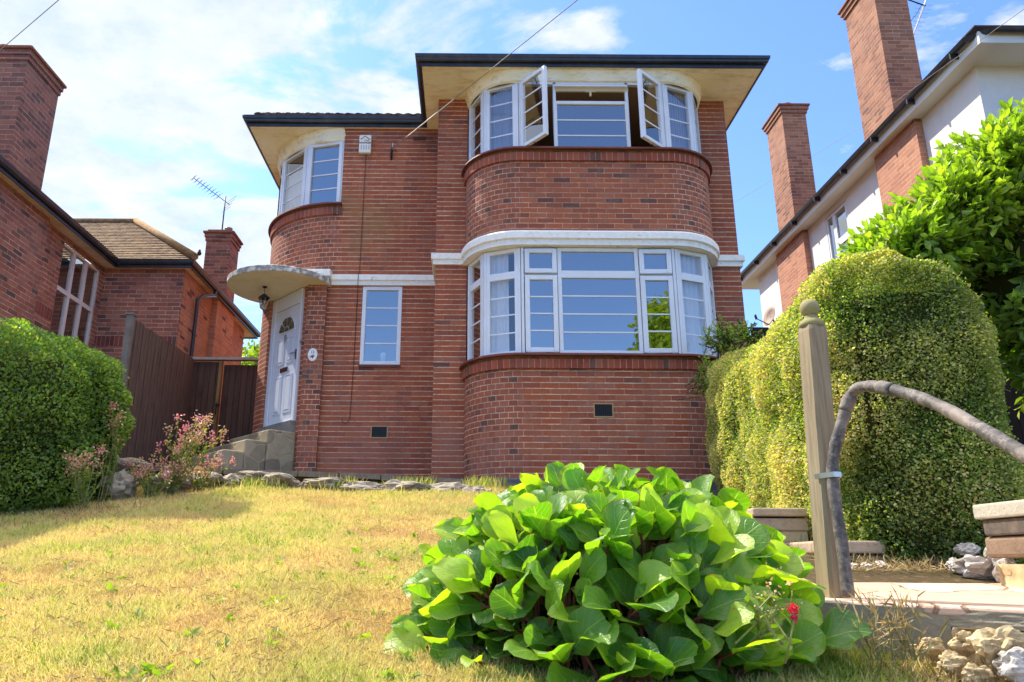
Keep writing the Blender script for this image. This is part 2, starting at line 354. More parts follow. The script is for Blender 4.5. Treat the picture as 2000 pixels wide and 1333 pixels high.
def berg_mat():
    t = NT('broad_leaf'); uv = t.uv('uv'); sx = t.N('ShaderNodeSeparateXYZ'); t.L(uv, sx.inputs[0]); rx = t.N('ShaderNodeSeparateXYZ'); t.L(t.uv('rnd'), rx.inputs[0])
    x = sx.outputs[0]; y = sx.outputs[1]       # x across -1..1 , y along 0..1
    ax = t.math('ABSOLUTE', x)
    mid = t.math('SUBTRACT', 1, t.step(ax, .015, .05))
    # side veins run outwards and forwards
    q = t.math('FRACT', t.math('MULTIPLY', t.math('SUBTRACT', y, t.math('MULTIPLY', ax, .38)), 5.5))
    sv = t.math('SUBTRACT', 1, t.step(t.math('ABSOLUTE', t.math('SUBTRACT', q, .5)), .015, .06))
    nz = t.noise(uv, 6, 4)
    base = t.ramp(rx.outputs[0], [(0, S(40, 78, 36)), (.3, S(72, 116, 42)), (.68, S(112, 150, 48)), (1, S(166, 188, 62))])
    base = t.mix(t.math('MULTIPLY', nz, .3), base, S(110, 150, 70))
    c = t.mix(t.math('MULTIPLY', t.math('MAXIMUM', mid, t.math('MULTIPLY', sv, .6)), .6), base, S(168, 192, 104))
    ed = t.step(t.math('ADD', ax, t.math('MULTIPLY', nz, .12)), .98, 1.06)
    c = t.mix(t.math('MULTIPLY', ed, .5), c, S(150, 110, 50))
    red = t.math('MULTIPLY', t.step(rx.outputs[1], .965, .97), t.step(nz, .6, .68)); c = t.mix(red, c, S(190, 70, 30))
    h = t.math('ADD', t.math('MULTIPLY', t.math('MAXIMUM', mid, sv), -.6), t.noise(uv, 9, 3))
    nb = t.bump(h, .5, .006)
    p = t.N('ShaderNodeBsdfPrincipled'); t.L(c, p.inputs['Base Color']); p.inputs['Roughness'].default_value = .33; p.inputs['Specular IOR Level'].default_value = .5; t.L(nb, p.inputs['Normal'])
    tr = t.N('ShaderNodeBsdfTranslucent'); t.L(t.mix(1, c, (2.3, 2.5, .35, 1), 'MULTIPLY'), tr.inputs[0])
    m = t.N('ShaderNodeMixShader'); m.inputs[0].default_value = .42; t.L(p.outputs[0], m.inputs[1]); t.L(tr.outputs[0], m.inputs[2]); t.L(m.outputs[0], t.out.inputs[0]); return t.m
M['berg'] = berg_mat()
M['stalk'] = plain('red_stalk', S(120, 70, 60), .6, .3)
def ground_mat(name, a, b, c3, sc=2.5, bump=.6):
    t = NT(name); ob = t.coord(); n1 = t.noise(ob, sc*.4, 5); n2 = t.noise(ob, sc*8, 7, .75); n3 = t.noise(ob, sc*30, 5, .75)
    c = t.mix(t.step(n1, .38, .64), a, b); c = t.mix(t.step(n2, .5, .7), c, c3); c = t.mix(t.math('MULTIPLY', n3, .5), c, t_dark(a, .5))
    t.pbr(c, .95, t.bump(t.math('ADD', n2, n3), bump, .02), .1); return t.m
M['lawn'] = ground_mat('dry_lawn', S(204, 174, 124), S(184, 164, 92), S(222, 196, 148))
M['soil'] = ground_mat('soil', S(96, 78, 58), S(84, 78, 50), S(140, 120, 90))
M['tarmac'] = ground_mat('tarmac', S(82, 80, 78), S(76, 74, 72), S(98, 96, 92), bump=.2)
def stone_mat(name, cols, cell=3.5, mort=S(172, 156, 124), mw=.03, joints=True, bump=.6):
    t = NT(name); ob = t.coord(); n = t.noise(ob, 8, 7, .7); wob = t.N('ShaderNodeTexNoise'); wob.inputs['Scale'].default_value = 4; t.L(ob, wob.inputs[0])
    vadd = t.N('ShaderNodeMix', data_type='VECTOR'); vadd.inputs[0].default_value = .12; t.L(ob, vadd.inputs[4]); t.L(wob.outputs['Color'], vadd.inputs[5])
    v = t.N('ShaderNodeTexVoronoi'); v.inputs['Scale'].default_value = cell; t.L(vadd.outputs[1], v.inputs[0])
    cc = t.N('ShaderNodeSeparateXYZ'); t.L(v.outputs['Color'], cc.inputs[0])
    c = t.ramp(t.math('ADD', t.math('MULTIPLY', cc.outputs[0], .6), t.math('MULTIPLY', n, .4)), [(.15+.7*i/(len(cols)-1), x) for i, x in enumerate(cols)])
    h = t.math('MULTIPLY', n, .6)
    if joints:
        e = t.N('ShaderNodeTexVoronoi', feature='DISTANCE_TO_EDGE'); e.inputs['Scale'].default_value = cell; t.L(vadd.outputs[1], e.inputs[0])
        k = t.math('SUBTRACT', 1, t.step(e.outputs[0], mw*.6, mw*1.6)); c = t.mix(k, c, mort); h = t.math('SUBTRACT', h, t.math('MULTIPLY', k, .6))
    t.pbr(c, .85, t.bump(h, bump, .02), .25); return t.m
M['crazy'] = stone_mat('crazy_stone', [S(112, 104, 88), S(148, 136, 112), S(172, 158, 130), S(128, 114, 92)], 4.6, mort=S(176, 156, 122), mw=.022)
M['rock'] = stone_mat('rock', [S(112, 104, 94), S(152, 140, 122), S(186, 172, 148)], 2.5, joints=False, bump=1)
M['flint'] = stone_mat('flint', [S(120, 108, 92), S(160, 150, 134), S(196, 188, 176), S(90, 88, 88)], 6, joints=False, bump=1)
M['rubble'] = stone_mat('rubble', [S(190, 166, 120), S(214, 192, 146), S(170, 148, 110), S(224, 208, 170)], 7.5, joints=False, bump=1)
def slab_mat(name, a, b, c3):
    t = NT(name); ob = t.coord(); n = t.noise(ob, 5, 8, .75); n2 = t.noise(ob, 30, 6, .75); c = t.mix(t.step(n, .35, .65), a, b); c = t.mix(t.math('MULTIPLY', t.step(n2, .5, .7), .6), c, c3)
    t.pbr(c, .9, t.bump(t.math('ADD', n, n2), .6, .012), .2); return t.m
M['slab'] = slab_mat('pink_slab', S(196, 160, 136), S(176, 150, 124), S(214, 190, 166))
M['conc'] = slab_mat('rough_concrete', S(158, 148, 126), S(138, 130, 112), S(110, 106, 96))
M['paving'] = slab_mat('paving', S(140, 128, 108), S(112, 104, 90), S(166, 152, 130))
M['stepstone'] = slab_mat('step_stone', S(202, 178, 148), S(180, 158, 130), S(140, 122, 100))
M['cap'] = slab_mat('cap_stone', S(186, 180, 160), S(172, 166, 148), S(152, 148, 134))

def bush_core(name, fn, mat, parent): pass

# ---------------------------------------------------------------- terrain
def gz(x, y):
    """height of the garden slope (eye level = 0)"""
    if y < 1.2: z = -.61 - .12*max(0, 1.2-max(y, -3))
    else: z = -.42+.19*(min(y, 8.8)-2.2)
    if y > 8.8: z += .02*min(y-8.8, 3)
    if x < -2.5: z -= .05*min(-2.5-x, 3)*max(0, min(1, (y-2)/3))
    return z+.015*math.sin(x*1.7+y*.9)*min(1, max(0, 9.5-y))
def sheet(name, x0, x1, y0, y1, nx, ny, fn, mat, label=None, off=0):
    m = MB(); V = [[(x0+(x1-x0)*i/nx, y0+(y1-y0)*j/ny) for i in range(nx+1)] for j in range(ny+1)]
    for j in range(ny):
        for i in range(nx):
            q = [V[j][i], V[j][i+1], V[j+1][i+1], V[j+1][i]]
            m.face([(x, y, fn(x, y)+off) for x, y in q], [(x, y) for x, y in q], True)
    o = m.build(name, mat); tag(o, kind='structure', label=label); return o
m = MB()
xs = [-220, -60, -25, -12]+[-8+.5*i for i in range(33)]+[12, 25, 60, 220]; ys = [-220, -60, -20, -8]+[-3+.5*i for i in range(33)]+[18, 25, 60, 220]
def gfar(x, y):
    r = max(abs(x), abs(y)); z = gz(max(-9, min(9, x)), max(-9, min(14, y)))-.05
    if x > 3.4 and y > 2.5: z += .35*min(1, (x-3.4)/2)
    return z
for j in range(len(ys)-1):
    for i in range(len(xs)-1):
        q = [(xs[i], ys[j]), (xs[i+1], ys[j]), (xs[i+1], ys[j+1]), (xs[i], ys[j+1])]
        m.face([(x, y, gfar(x, y)) for x, y in q], [(x, y) for x, y in q], True)
tag(m.build('ground', M['soil']), kind='structure', label='bare soil and terrain around the houses')
sheet('lawn', -5.5, 1.72, .2, 8.85, 52, 58, lambda x, y: gz(x, y)+.012*noise.noise(Vector((x*3, y*3, 0))), M['lawn'], 'sloping sun-dried front lawn')
m = MB(); m.box(-60, 60, -12, -6, -1.2, -1.13); tag(m.build('road', M['tarmac']), kind='structure', label='street behind the viewer')

# house path: a low paved strip with a rough front edge
m = MB(); e0 = [(-4.2, 9.35, 1.125), (-3.4, 9.25, 1.10), (-2.0, 9.05, 1.045), (-1.0, 8.85, .985), (0, 8.62, .90), (.6, 8.5, .84), (1.6, 8.4, .80), (3.0, 8.3, .78)]
def back(x): return 11.3 if x < -.6 else 9.95
cur = 0
for i in range(len(e0)-1):
    p, q = Vector(e0[i]), Vector(e0[i+1]); n = max(1, round((q-p).length/.45))
    for k in range(n):
        a = p.lerp(q, k/n+.008); b = p.lerp(q, (k+1)/n-.008); j = random.uniform(-.012, .012); d = random.uniform(-.012, .012)
        a = a+Vector((0, d, j)); b = b+Vector((0, d, j))
        ab = Vector((a.x, back(a.x)+.4, a.z+.05)); bb = Vector((b.x, back(b.x)+.4, b.z+.05))
        dz = Vector((0, 0, -.065))
        m.face([a, b, bb, ab]); m.face([a+dz, b+dz, b, a]); m.face([a+dz, a, ab, ab+dz]); m.face([b, b+dz, bb+dz, bb]); 
o = m.build('house_path', M['paving']); tag(o, kind='structure', label='low stone paving strip along the foot of the brick house')
m = MB()
for i in range(len(e0)-1):
    p, q = Vector(e0[i]), Vector(e0[i+1])
    m.face([(p.x, p.y+.09, p.z-.5), (q.x, q.y+.09, q.z-.5), (q.x, q.y+.09, q.z-.05), (p.x, p.y+.09, p.z-.05)])
m.build('path_bedding', M['soil']); tag(bpy.data.objects['path_bedding'], kind='structure', label='dark soil bank under the paving')

# ---------------------------------------------------------------- the brick house
H = empty('brick_house', (0, 9.93, 1.0), 'dark red brick house with a rounded two storey bay, open upper casements and white bands', 'house')
ZS = 6.68
# wall paths (outward = right of travel)
YL, YM, YB = 10.75, 9.93, 9.20
curve_up = arc(-2.0, 12.1, 1.35, 180, 270, 18)          # upper corner, from the side wall to the front
mw = MB()
mw.sweep([(-3.35, 19), curve_up[0]], [(0, 4.0), (0, ZS)])
mw.sweep([curve_up[-1], (-2.0+.001, YL)], [(0, 4.0), (0, 5.33)], u0=-2.0)
def flat(m, x0, x1, y, z0, z1): m.face([(x0, y, z0), (x1, y, z0), (x1, y, z1), (x0, y, z1)], [(x0, z0), (x1, z0), (x1, z1), (x0, z1)])
flat(mw, -2.0, -.47, YL, 4.0, ZS)
# ground floor left wall round its window
WX0, WX1, WZ0, WZ1 = -1.59, -1.0, 2.77, 3.985
flat(mw, -2.46, WX0, YL, .8, 4.0); flat(mw, WX1, -.47, YL, .8, 4.0); flat(mw, WX0, WX1, YL, .8, WZ0); flat(mw, WX0, WX1, YL, WZ1, 4.0)
mw.face([(WX0, YL, WZ0), (WX0, YL, WZ1), (WX0, YL+.1, WZ1), (WX0, YL+.1, WZ0)]); mw.face([(WX1, YL, WZ1), (WX1, YL, WZ0), (WX1, YL+.1, WZ0), (WX1, YL+.1, WZ1)]); mw.face([(WX0, YL, WZ0), (WX0, YL+.1, WZ0), (WX1, YL+.1, WZ0), (WX1, YL, WZ0)])
# main block: pier, (bay), pier, side
flat(mw, -.47, -.03, YM, .8, ZS); flat(mw, 3.40, 3.80, YM, .8, ZS)
mw.face([(-.47, YL, .8), (-.47, YM, .8), (-.47, YM, ZS), (-.47, YL, ZS)], [(-.47-.82, .8), (-.47, .8), (-.47, ZS), (-.47-.82, ZS)])
mw.face([(3.80, YM, .8), (3.80, 19, .8), (3.80, 19, ZS), (3.80, YM, ZS)], [(0, .8), (9, .8), (9, ZS), (0, ZS)])
mw.sweep([(3.8, 19), (-3.35, 19)], [(0, .8), (0, ZS)])
# lower corner: side wall and the brick column left of the door
mw.sweep([(-3.36, 19), (-3.36, 11.76), (-3.30, 11.62), (-3.14, 11.40), (-3.07, 11.46)], [(0, .8), (0, 4.0)])
mw.sweep([(-2.50, 10.83), (-2.46, 10.79), (-2.46, YL)], [(0, .8), (0, 4.0)])
mw.build('wall', M['brick'], H)
m = MB(); m.sweep(curve_up, [(0, 4.0), (0, 5.22)]); m.build('corner_wall', M['brick_half'], H)
m = MB(); flat(m, -2.0, -.48, YL+.002, 4.0, 4.02)
# bay walls
BAY = arc(.68, YM, .73, 180, 270, 12)+arc(2.69, YM, .73, 270, 360, 12)
for nm_, z0_, z1_, mt_ in (('lower_bay_wall', .93, 2.34, 'brick_bay'), ('upper_bay_wall', 4.15, 5.24, 'brick_bay_up')):
    m = MB(); m.sweep(BAY[12:14], [(0, z0_), (0, z1_)], u0=.68); m.build(nm_, M[mt_], H)
    m = MB(); m.sweep(BAY[:13], [(0, z0_), (0, z1_)]); m.build('curved_wall', M['brick_half'], H)
    m = MB(); m.sweep(BAY[13:], [(0, z0_), (0, z1_)]); m.build('curved_wall', M['brick_half'], H)
m = MB(); m.sweep(BAY[:], [(.02, .7), (.02, .965), (0, .985)]); m.box(-.485, -.03, YM-.02, YM+.05, .7, 1.06); m.build('plinth', M['plinth'], H)
# pilaster right of the door
m = MB(); m.box(-2.40, -2.12, 10.67, YL-.001, .8, 4.0); m.build('pilaster', M['brick_half'], H)
# sills
def sill(path, z, name='sill'):
    m = MB(); m.sweep(path, [(-.15, z-.19), (.03, z-.19), (.035, z-.072)], u0=0); s = m.build(name, M['soldier'], H)
    m = MB(); m.sweep(path, [(.0, z-.074), (.028, z-.068), (.03, z-.035)]); m.build('mortar_bed', plain('sill_mortar', S(120, 78, 44), .9, .1, dirt=S(58, 44, 36), damt=.9, scale=14, bump=.6), s)
    m = MB(); m.sweep(path, [(-.25, z-.037), (.07, z-.035), (.075, z-.028), (.07, z-.004), (-.25, z+.012)]); m.build('sill_tile', M['sill_tile'], s)
    return s
M['sill_tile'] = plain('sill_tile', S(118, 64, 56), .6, .3, dirt=S(70, 46, 40), damt=.6, scale=8)
sill(BAY, 2.53); sill(BAY, 5.43); sill(arc(-2.0, 12.1, 1.35, 176, 270, 18)+[(-1.98, YL)], 5.36)
m = MB(); m.box(WX0-.01, WX1+.01, YL-.03, YL+.1, WZ0-.035, WZ0); m.build('sill', M['sill_tile'], H)
# bands
prof = [(0, 4.0), (.035, 4.0), (.035, 4.07), (.065, 4.085), (.065, 4.17), (.05, 4.195), (0, 4.20)]
m = MB(); m.sweep(BAY, [(-.16, 3.999), (0, 3.999)]+prof, smooth=False); m.build('band', M['band'], H)
prof2 = [(0, 4.0), (.035, 4.0), (.035, 4.065), (.06, 4.075), (.06, 4.16), (.0, 4.18)]
m = MB(); m.sweep([(-2.08, YL), (-.475, YL)], prof2, caps=True)
m.sweep([(-.47, YL-.062), (-.47, YM), (-.045, YM)], [(a, b+.01) for a, b in prof2], caps=True)
m.sweep([(3.41, YM), (3.80, YM), (3.80, 19)], [(a, b+.01) for a, b in prof2], caps=True); m.build('band', M['band'], H)
# canopy
cp = [(-2.85+.8*math.cos(R(a)), 10.9+.8*math.sin(R(a))) for a in range(0, 360, 6)]
m = MB(); m.face([(x, y, 3.98) for x, y in cp][::-1], smooth=False); 
m.sweep([(-2.45, 10.66), (-2.42, 10.9), (-2.5, 11.2)], [(0, 3.985), (0, 4.03)]); can = m.build('canopy', M['concrete'], H)
m = MB(); m.sweep(cp[::1][:], [(0, 3.98), (.006, 3.99), (.006, 4.065), (-.02, 4.08)], closed=True)
m.face([(-2.85+.78*math.cos(R(a)), 10.9+.78*math.sin(R(a)), 4.08) for a in range(0, 360, 6)]); m.build('canopy_rim', M['rim'], can)
m = MB(); m.box(-2.53, -2.06, 10.55, YL+.06, 4.08, 4.19); m.box(-2.50, -2.09, 10.60, YL+.06, 4.0, 4.079); m.build('capital', M['band'], H, bevel=.008)
# inner flat ring under the canopy where it meets the door head
m = MB(); m.box(-3.35, -2.4, 11.55, 12.3, 3.92, 3.978); m.build('canopy_beam', M['concrete'], can)
# soffits, fascia, gutters
m = MB(); m.box(-3.53, -.68, 10.69, 19.2, ZS, ZS+.04); m.box(-.68, 4.09, 9.13, 19.2, ZS, ZS+.04); m.build('soffit', M['soffit'], H)
eave = [(-3.55, 19.2), (-3.55, 10.68), (-.70, 10.68), (-.70, 9.12), (4.11, 9.12), (4.11, 19.2)]
m = MB(); m.sweep(eave, [(-.02, 6.675), (.0, 6.675), (0, 6.79)]); m.build('fascia', M['gutter'], H)
m = MB(); m.sweep(eave, [(.0, 6.735), (.03, 6.73), (.05, 6.742), (.055, 6.77), (.07, 6.783), (.075, 6.826), (.068, 6.826), (.062, 6.79), (.02, 6.75)]); m.build('gutter', M['gutter'], H)
# cream coving over the upper windows
m = MB(); inn = arc(.68, YM, .71, 180, 270, 12)+arc(2.69, YM, .71, 270, 360, 12)
m.sweep(inn, [(-.03, 6.50), (0, 6.52), (.02, 6.60), (.05, 6.678)]); m.build('coving', M['soffit'], H); m = MB(); m.sweep(arc(-2.0, 12.1, 1.33, 180, 270, 14)+[(-1.98, YL+.01)], [(-.03, 6.46), (0, 6.48), (.03, 6.6), (.06, 6.678)]); m.build('coving', M['soffit'], H)
# roofs: rolled tiles, rising from behind the gutter
def rolled(m, p0, p1, up, z0, pitch, length, per=.16, amp=.022, off=.0):
    p0 = Vector(p0); p1 = Vector(p1); L = (p1-p0).length; t = (p1-p0)/L; n = Vector(up); N = int(L/per*6)
    rows = [0, .001, .30, .301, .6, .601, 1.2, length]; 
    def Q(i, j):
        u = L*i/N; ph = (u/per) % 1; w = amp*(math.sin(math.pi*min(1, ph*1.35)) if ph < .74 else 0.0)
        s = rows[j]; cut = min(1, 1)
        z = z0+pitch*s+w+(.018 if j % 2 == 1 and 0 < j < 6 else 0)
        if j == 0: z = z0-.035
        p = p0+t*u+n*s; return Vector((p.x, p.y, z))
    for i in range(N):
        for j in range(len(rows)-1): m.face([Q(i, j), Q(i+1, j), Q(i+1, j+1), Q(i, j+1)], [(i/6*per, rows[j]), ((i+1)/6*per, rows[j]), ((i+1)/6*per, rows[j+1]), (i/6*per, rows[j+1])])
m = MB(); rolled(m, (-3.45, 10.64), (-.72, 10.64), (0, 1), 6.865, .62, 2.6); rolled(m, (-.62, 9.16), (4.05, 9.16), (0, 1), 6.85, .62, .6)
zt = 6.85
m.face([(-.78, 9.5, zt+.26), (4.18, 9.5, zt+.26), (1.7, 11.6, zt+1.55)]); m.face([(-.75, 9.1, zt), (-.75, 9.5, zt+.26), (1.7, 11.6, zt+1.55), (1.7, 17, zt+1.55), (-.75, 19, zt)][::-1]); m.face([(4.15, 9.1, zt), (4.15, 19, zt), (1.7, 17, zt+1.55), (1.7, 11.6, zt+1.55), (4.15, 9.5, zt+.26)][::-1])
m.face([(-3.6, 10.6, 6.83), (-1.8, 12.4, 8.0), (-1.8, 17, 8.0), (-3.6, 19, 6.87)])
m.build('roof', M['rtiles'], H)
# rooms behind the glass
m = MB()
def room(x0, x1, y0, y1, z0, z1):
    m.face([(x0, y1, z0), (x1, y1, z0), (x1, y1, z1), (x0, y1, z1)]); m.face([(x0, y0, z0), (x0, y1, z0), (x0, y1, z1), (x0, y0, z1)]); m.face([(x1, y0, z0), (x1, y1, z0), (x1, y1, z1), (x1, y0, z1)])
    m.face([(x0, y0, z0), (x1, y0, z0), (x1, y1, z0), (x0, y1, z0)]); m.face([(x0, y0, z1), (x1, y0, z1), (x1, y1, z1), (x0, y1, z1)])
def bayroom(m, pts, y1, z0, z1):
    x0, x1 = pts[0][0], pts[-1][0]
    for z in (z0, z1): m.face([(x, y, z) for x, y in pts]+[(x1, y1, z), (x0, y1, z)])
    m.face([(x0, y1, z0), (x1, y1, z0), (x1, y1, z1), (x0, y1, z1)])
    for x, y in (pts[0], pts[-1]): m.face([(x, y, z0), (x, y1, z0), (x, y1, z1), (x, y, z1)])
RB = [(.04, 9.93), (.24, 9.50), (.70, 9.31), (2.67, 9.31), (3.13, 9.50), (3.33, 9.93)]
bayroom(m, RB, 12.6, 4.3, 6.56); m.build('upper_room', M['room'], H)
m = MB(); bayroom(m, RB, 13.2, 1.9, 4.12); room(-1.95, -.6, YL+.12, 13, 2.2, 4.1); bayroom(m, [(-3.2, 12.1), (-3.02, 11.5), (-2.6, 11.0), (-2.05, 10.87), (-1.9, 10.87)], 13.5, 4.5, 6.50); m.build('lower_room', M['roomdark'], H)

# ---- windows
UP = Vector((0, 0, 1))
def facet(p0, p1):
    p0 = Vector((p0[0], p0[1], 0)); p1 = Vector((p1[0], p1[1], 0)); t = (p1-p0).normalized(); n = Vector((t.y, -t.x, 0)); return p0, t, n, (p1-p0).length
M['glass_side'] = glass_mat('side_glass', .14, (1, 1, 1, 1))
def light(fr, pn, bars, o, t, n, u0, u1, z0, z1, nb, fw=.045, d0=-.03, d1=.03, glassd=0.0):
    """a framed light: frame boxes, pane, horizontal glazing bars"""
    fr.obox(o, t, n, u0, u0+fw, d0, d1, z0, z1); fr.obox(o, t, n, u1-fw, u1, d0, d1, z0, z1)
    fr.obox(o, t, n, u0+fw, u1-fw, d0, d1, z0, z0+fw); fr.obox(o, t, n, u0+fw, u1-fw, d0, d1, z1-fw, z1)
    pn.obox(o, t, n, u0+fw, u1-fw, glassd-.004, glassd+.004, z0+fw, z1-fw)
    for k in range(1, nb):
        z = z0+fw+(z1-z0-2*fw)*k/nb; bars.obox(o, t, n, u0+fw, u1-fw, glassd+.005, glassd+.013, z-.009, z+.009)
def pieces(mb, name, mat, parent, k=6):
    for i in range(0, len(mb.f), k):
        q = MB()
        for j in range(i, min(i+k, len(mb.f))): q.face([mb.v[x] for x in mb.f[j]], mb.uv[j], mb.sm[j])
        q.build(name, mat, parent)
def finish(wname, frame, pane, bars, parent, label=None, bevel=.004, glass='glass', origin=None):
    w = frame.build(wname, M['white'], parent, bevel=bevel)
    if label: w['label'] = label
    if pane.f: pieces(pane, 'pane', M[glass], w)
    if bars.f: pieces(bars, 'glazing_bar', M['white'], w)
    return w
VB = [(.015, 9.90), (.213, 9.465), (.68, 9.275), (2.69, 9.275), (3.157, 9.465), (3.355, 9.90)]
# lower bay window: five facets; the middle one has two opening casements
ZL0, ZL1, ZT = 2.54, 3.99, 3.60
for k in range(5):
    o, t, n, L = facet(VB[k], VB[k+1]); f, p, b = MB(), MB(), MB()
    if k != 2:
        f.obox(o, t, n, 0, .03, -.035, .035, ZL0, ZL1); f.obox(o, t, n, L-.03, L, -.035, .035, ZL0, ZL1)
        light(f, p, b, o, t, n, .03, L-.03, ZL0, ZT+.02, 4, .05); light(f, p, b, o, t, n, .03, L-.03, ZT+.02, ZL1, 1, .05)
    else:
        c0, c1 = .475, L-.475
        f.obox(o, t, n, 0, .035, -.035, .035, ZL0, ZL1); f.obox(o, t, n, L-.035, L, -.035, .035, ZL0, ZL1)
        light(f, p, b, o, t, n, c0, c1, ZL0, ZT+.02, 4, .05); light(f, p, b, o, t, n, c0, c1, ZT+.02, ZL1, 1, .05)
        for u0, u1 in ((.035, c0), (c1, L-.035)):
            f.obox(o, t, n, u0, u1, -.034, .0, ZL0, ZL0+.04); f.obox(o, t, n, u0, u1, -.034, .0, ZT, ZT+.04); f.obox(o, t, n, u0, u1, -.034, .0, ZL1-.04, ZL1)
    w = finish('bay_window', f, p, b, H, glass='glass_side' if k in (1, 3) else 'glass')
    if k == 2:
        for u0, u1 in ((.045, c0-.008), (c1+.008, L-.045)):
            f2, p2, b2 = MB(), MB(), MB(); light(f2, p2, b2, o, t, n, u0, u1, ZL0+.02, ZT-.005, 4, .06, .0, .052, .02)
            s = f2.build('casement', M['white'], w, bevel=.006); s['label'] = 'hinged casement of the lower bay'
            p2.build('pane', M['glass'], w); pieces(b2, 'glazing_bar', M['white'], w)
            f2, p2, b2 = MB(), MB(), MB(); light(f2, p2, b2, o, t, n, u0, u1, ZT+.03, ZL1-.02, 1, .06, .0, .052, .02)
            f2.build('top_vent', M['white'], w, bevel=.006); p2.build('pane', M['glass'], w)
# upper bay window: outer facets fixed, casements swung open, fixed middle light with an open vent above
ZU0, ZU1 = 5.42, 6.52
for k in range(5):
    o, t, n, L = facet(VB[k], VB[k+1]); f, p, b = MB(), MB(), MB()
    if k != 2:
        f.obox(o, t, n, 0, .03, -.035, .035, ZU0, ZU1); f.obox(o, t, n, L-.03, L, -.035, .035, ZU0, ZU1)
        light(f, p, b, o, t, n, .03, L-.03, ZU0, ZU1, 4, .05)
        finish('bay_window', f, p, b, H, glass='glass_side')
    else:
        c0, c1 = .48, L-.48; zt2 = 6.21
        f.obox(o, t, n, 0, .035, -.035, .035, ZU0, ZU1); f.obox(o, t, n, L-.035, L, -.035, .035, ZU0, ZU1)
        light(f, p, b, o, t, n, c0, c1, ZU0-.04, zt2, 3, .05)
        f.obox(o, t, n, c0, c0+.04, -.03, .03, zt2, ZU1); f.obox(o, t, n, c1-.04, c1, -.03, .03, zt2, ZU1)
        f.obox(o, t, n, .035, L-.035, -.03, .03, ZU1-.045, ZU1); 
        f.obox(o, t, n, .035, c0, -.03, .03, ZU0-.03, ZU0+.02); f.obox(o, t, n, c1, L-.035, -.03, .03, ZU0-.03, ZU0+.02)
        w = finish('bay_window', f, p, b, H)
        m = MB(); m.obox(o, t, n, c0+.02, c1-.02, .03, .07, ZU1-.1, ZU1-.075); m.build('open_vent', M['white'], w)
        m = MB(); m.obox(o, t, n, c0+.03, c1+.01, .0, .032, ZU1-.155, ZU1-.10); m.obox(o, t, n, (c0+c1)/2-.015, (c0+c1)/2+.012, .02, .05, ZU1-.24, ZU1-.15); m.obox(o, t, n, (c0+c1)/2-.07, (c0+c1)/2+.07, .02, .04, ZU1-.17, ZU1-.15); m.build('vent_latch_rail', M['blind'], w)
        for side in (-1, 1):
            hu = .04 if side < 0 else L-.04
            hp = o+t*hu+n*.035
            ang = R(-60) if side < 0 else R(60)
            w0 = .49
            base = t if side < 0 else -t
            # swing outwards (towards the garden)
            a = R(52) if side < 0 else R(42)
            d = base*math.cos(a)+n*math.sin(a)
            nn = Vector((d.y, -d.x, 0)) if side < 0 else Vector((-d.y, d.x, 0))
            f2, p2, b2 = MB(), MB(), MB(); light(f2, p2, b2, hp, d, nn, 0, w0, ZU0+.02, ZU1-.03, 4, .05, -.025, .03, .005)
            s = f2.build('casement', M['white'], w, bevel=.005); s['label'] = 'casement swung wide open'
            p2.build('pane', M['glass_clear'], w); pieces(b2, 'glazing_bar', M['white'], w)
            m = MB(); q = hp+d*.25; m.tube([q+UP*(ZU0+.012), hp+base*.22+UP*(ZU0+.012)], .006, 5); m.tube([q+UP*(ZU1-.04), hp+base*.22+UP*(ZU1-.04)], .006, 5); m.build('stay', M['dark_metal'], w)
# corner window upstairs on the left
cv = [(-2.0+1.29*math.sin(-R(a)), 12.1-1.29*math.cos(R(a))) for a in (90, 60, 28, -.5)]
for k in range(3):
    o, t, n, L = facet(cv[k], cv[k+1]); f, p, b = MB(), MB(), MB()
    f.obox(o, t, n, 0, .03, -.035, .035, 5.36, 6.48); f.obox(o, t, n, L-.03, L, -.035, .035, 5.36, 6.48)
    light(f, p, b, o, t, n, .03, L-.03, 5.36, 6.48, 4, .055, d1=.045 if k == 2 else .03); finish('corner_window', f, p, b, H, glass='glass_side' if k == 1 else 'glass')
m = MB(); m.sweep(arc(-2.0, 12.1, 1.35, 180, 270, 12), [(-.35, 5.335), (0, 5.33)]); m.build('window_board', M['grey_stone'], H)
# small ground floor window
f, p, b = MB(), MB(), MB(); o, t, n, L = facet((WX0, YL+.03), (WX1, YL+.03)); light(f, p, b, o, t, n, 0, L, WZ0, WZ1, 4, .055, -.03, .035); finish('window', f, p, b, H, glass='glass')
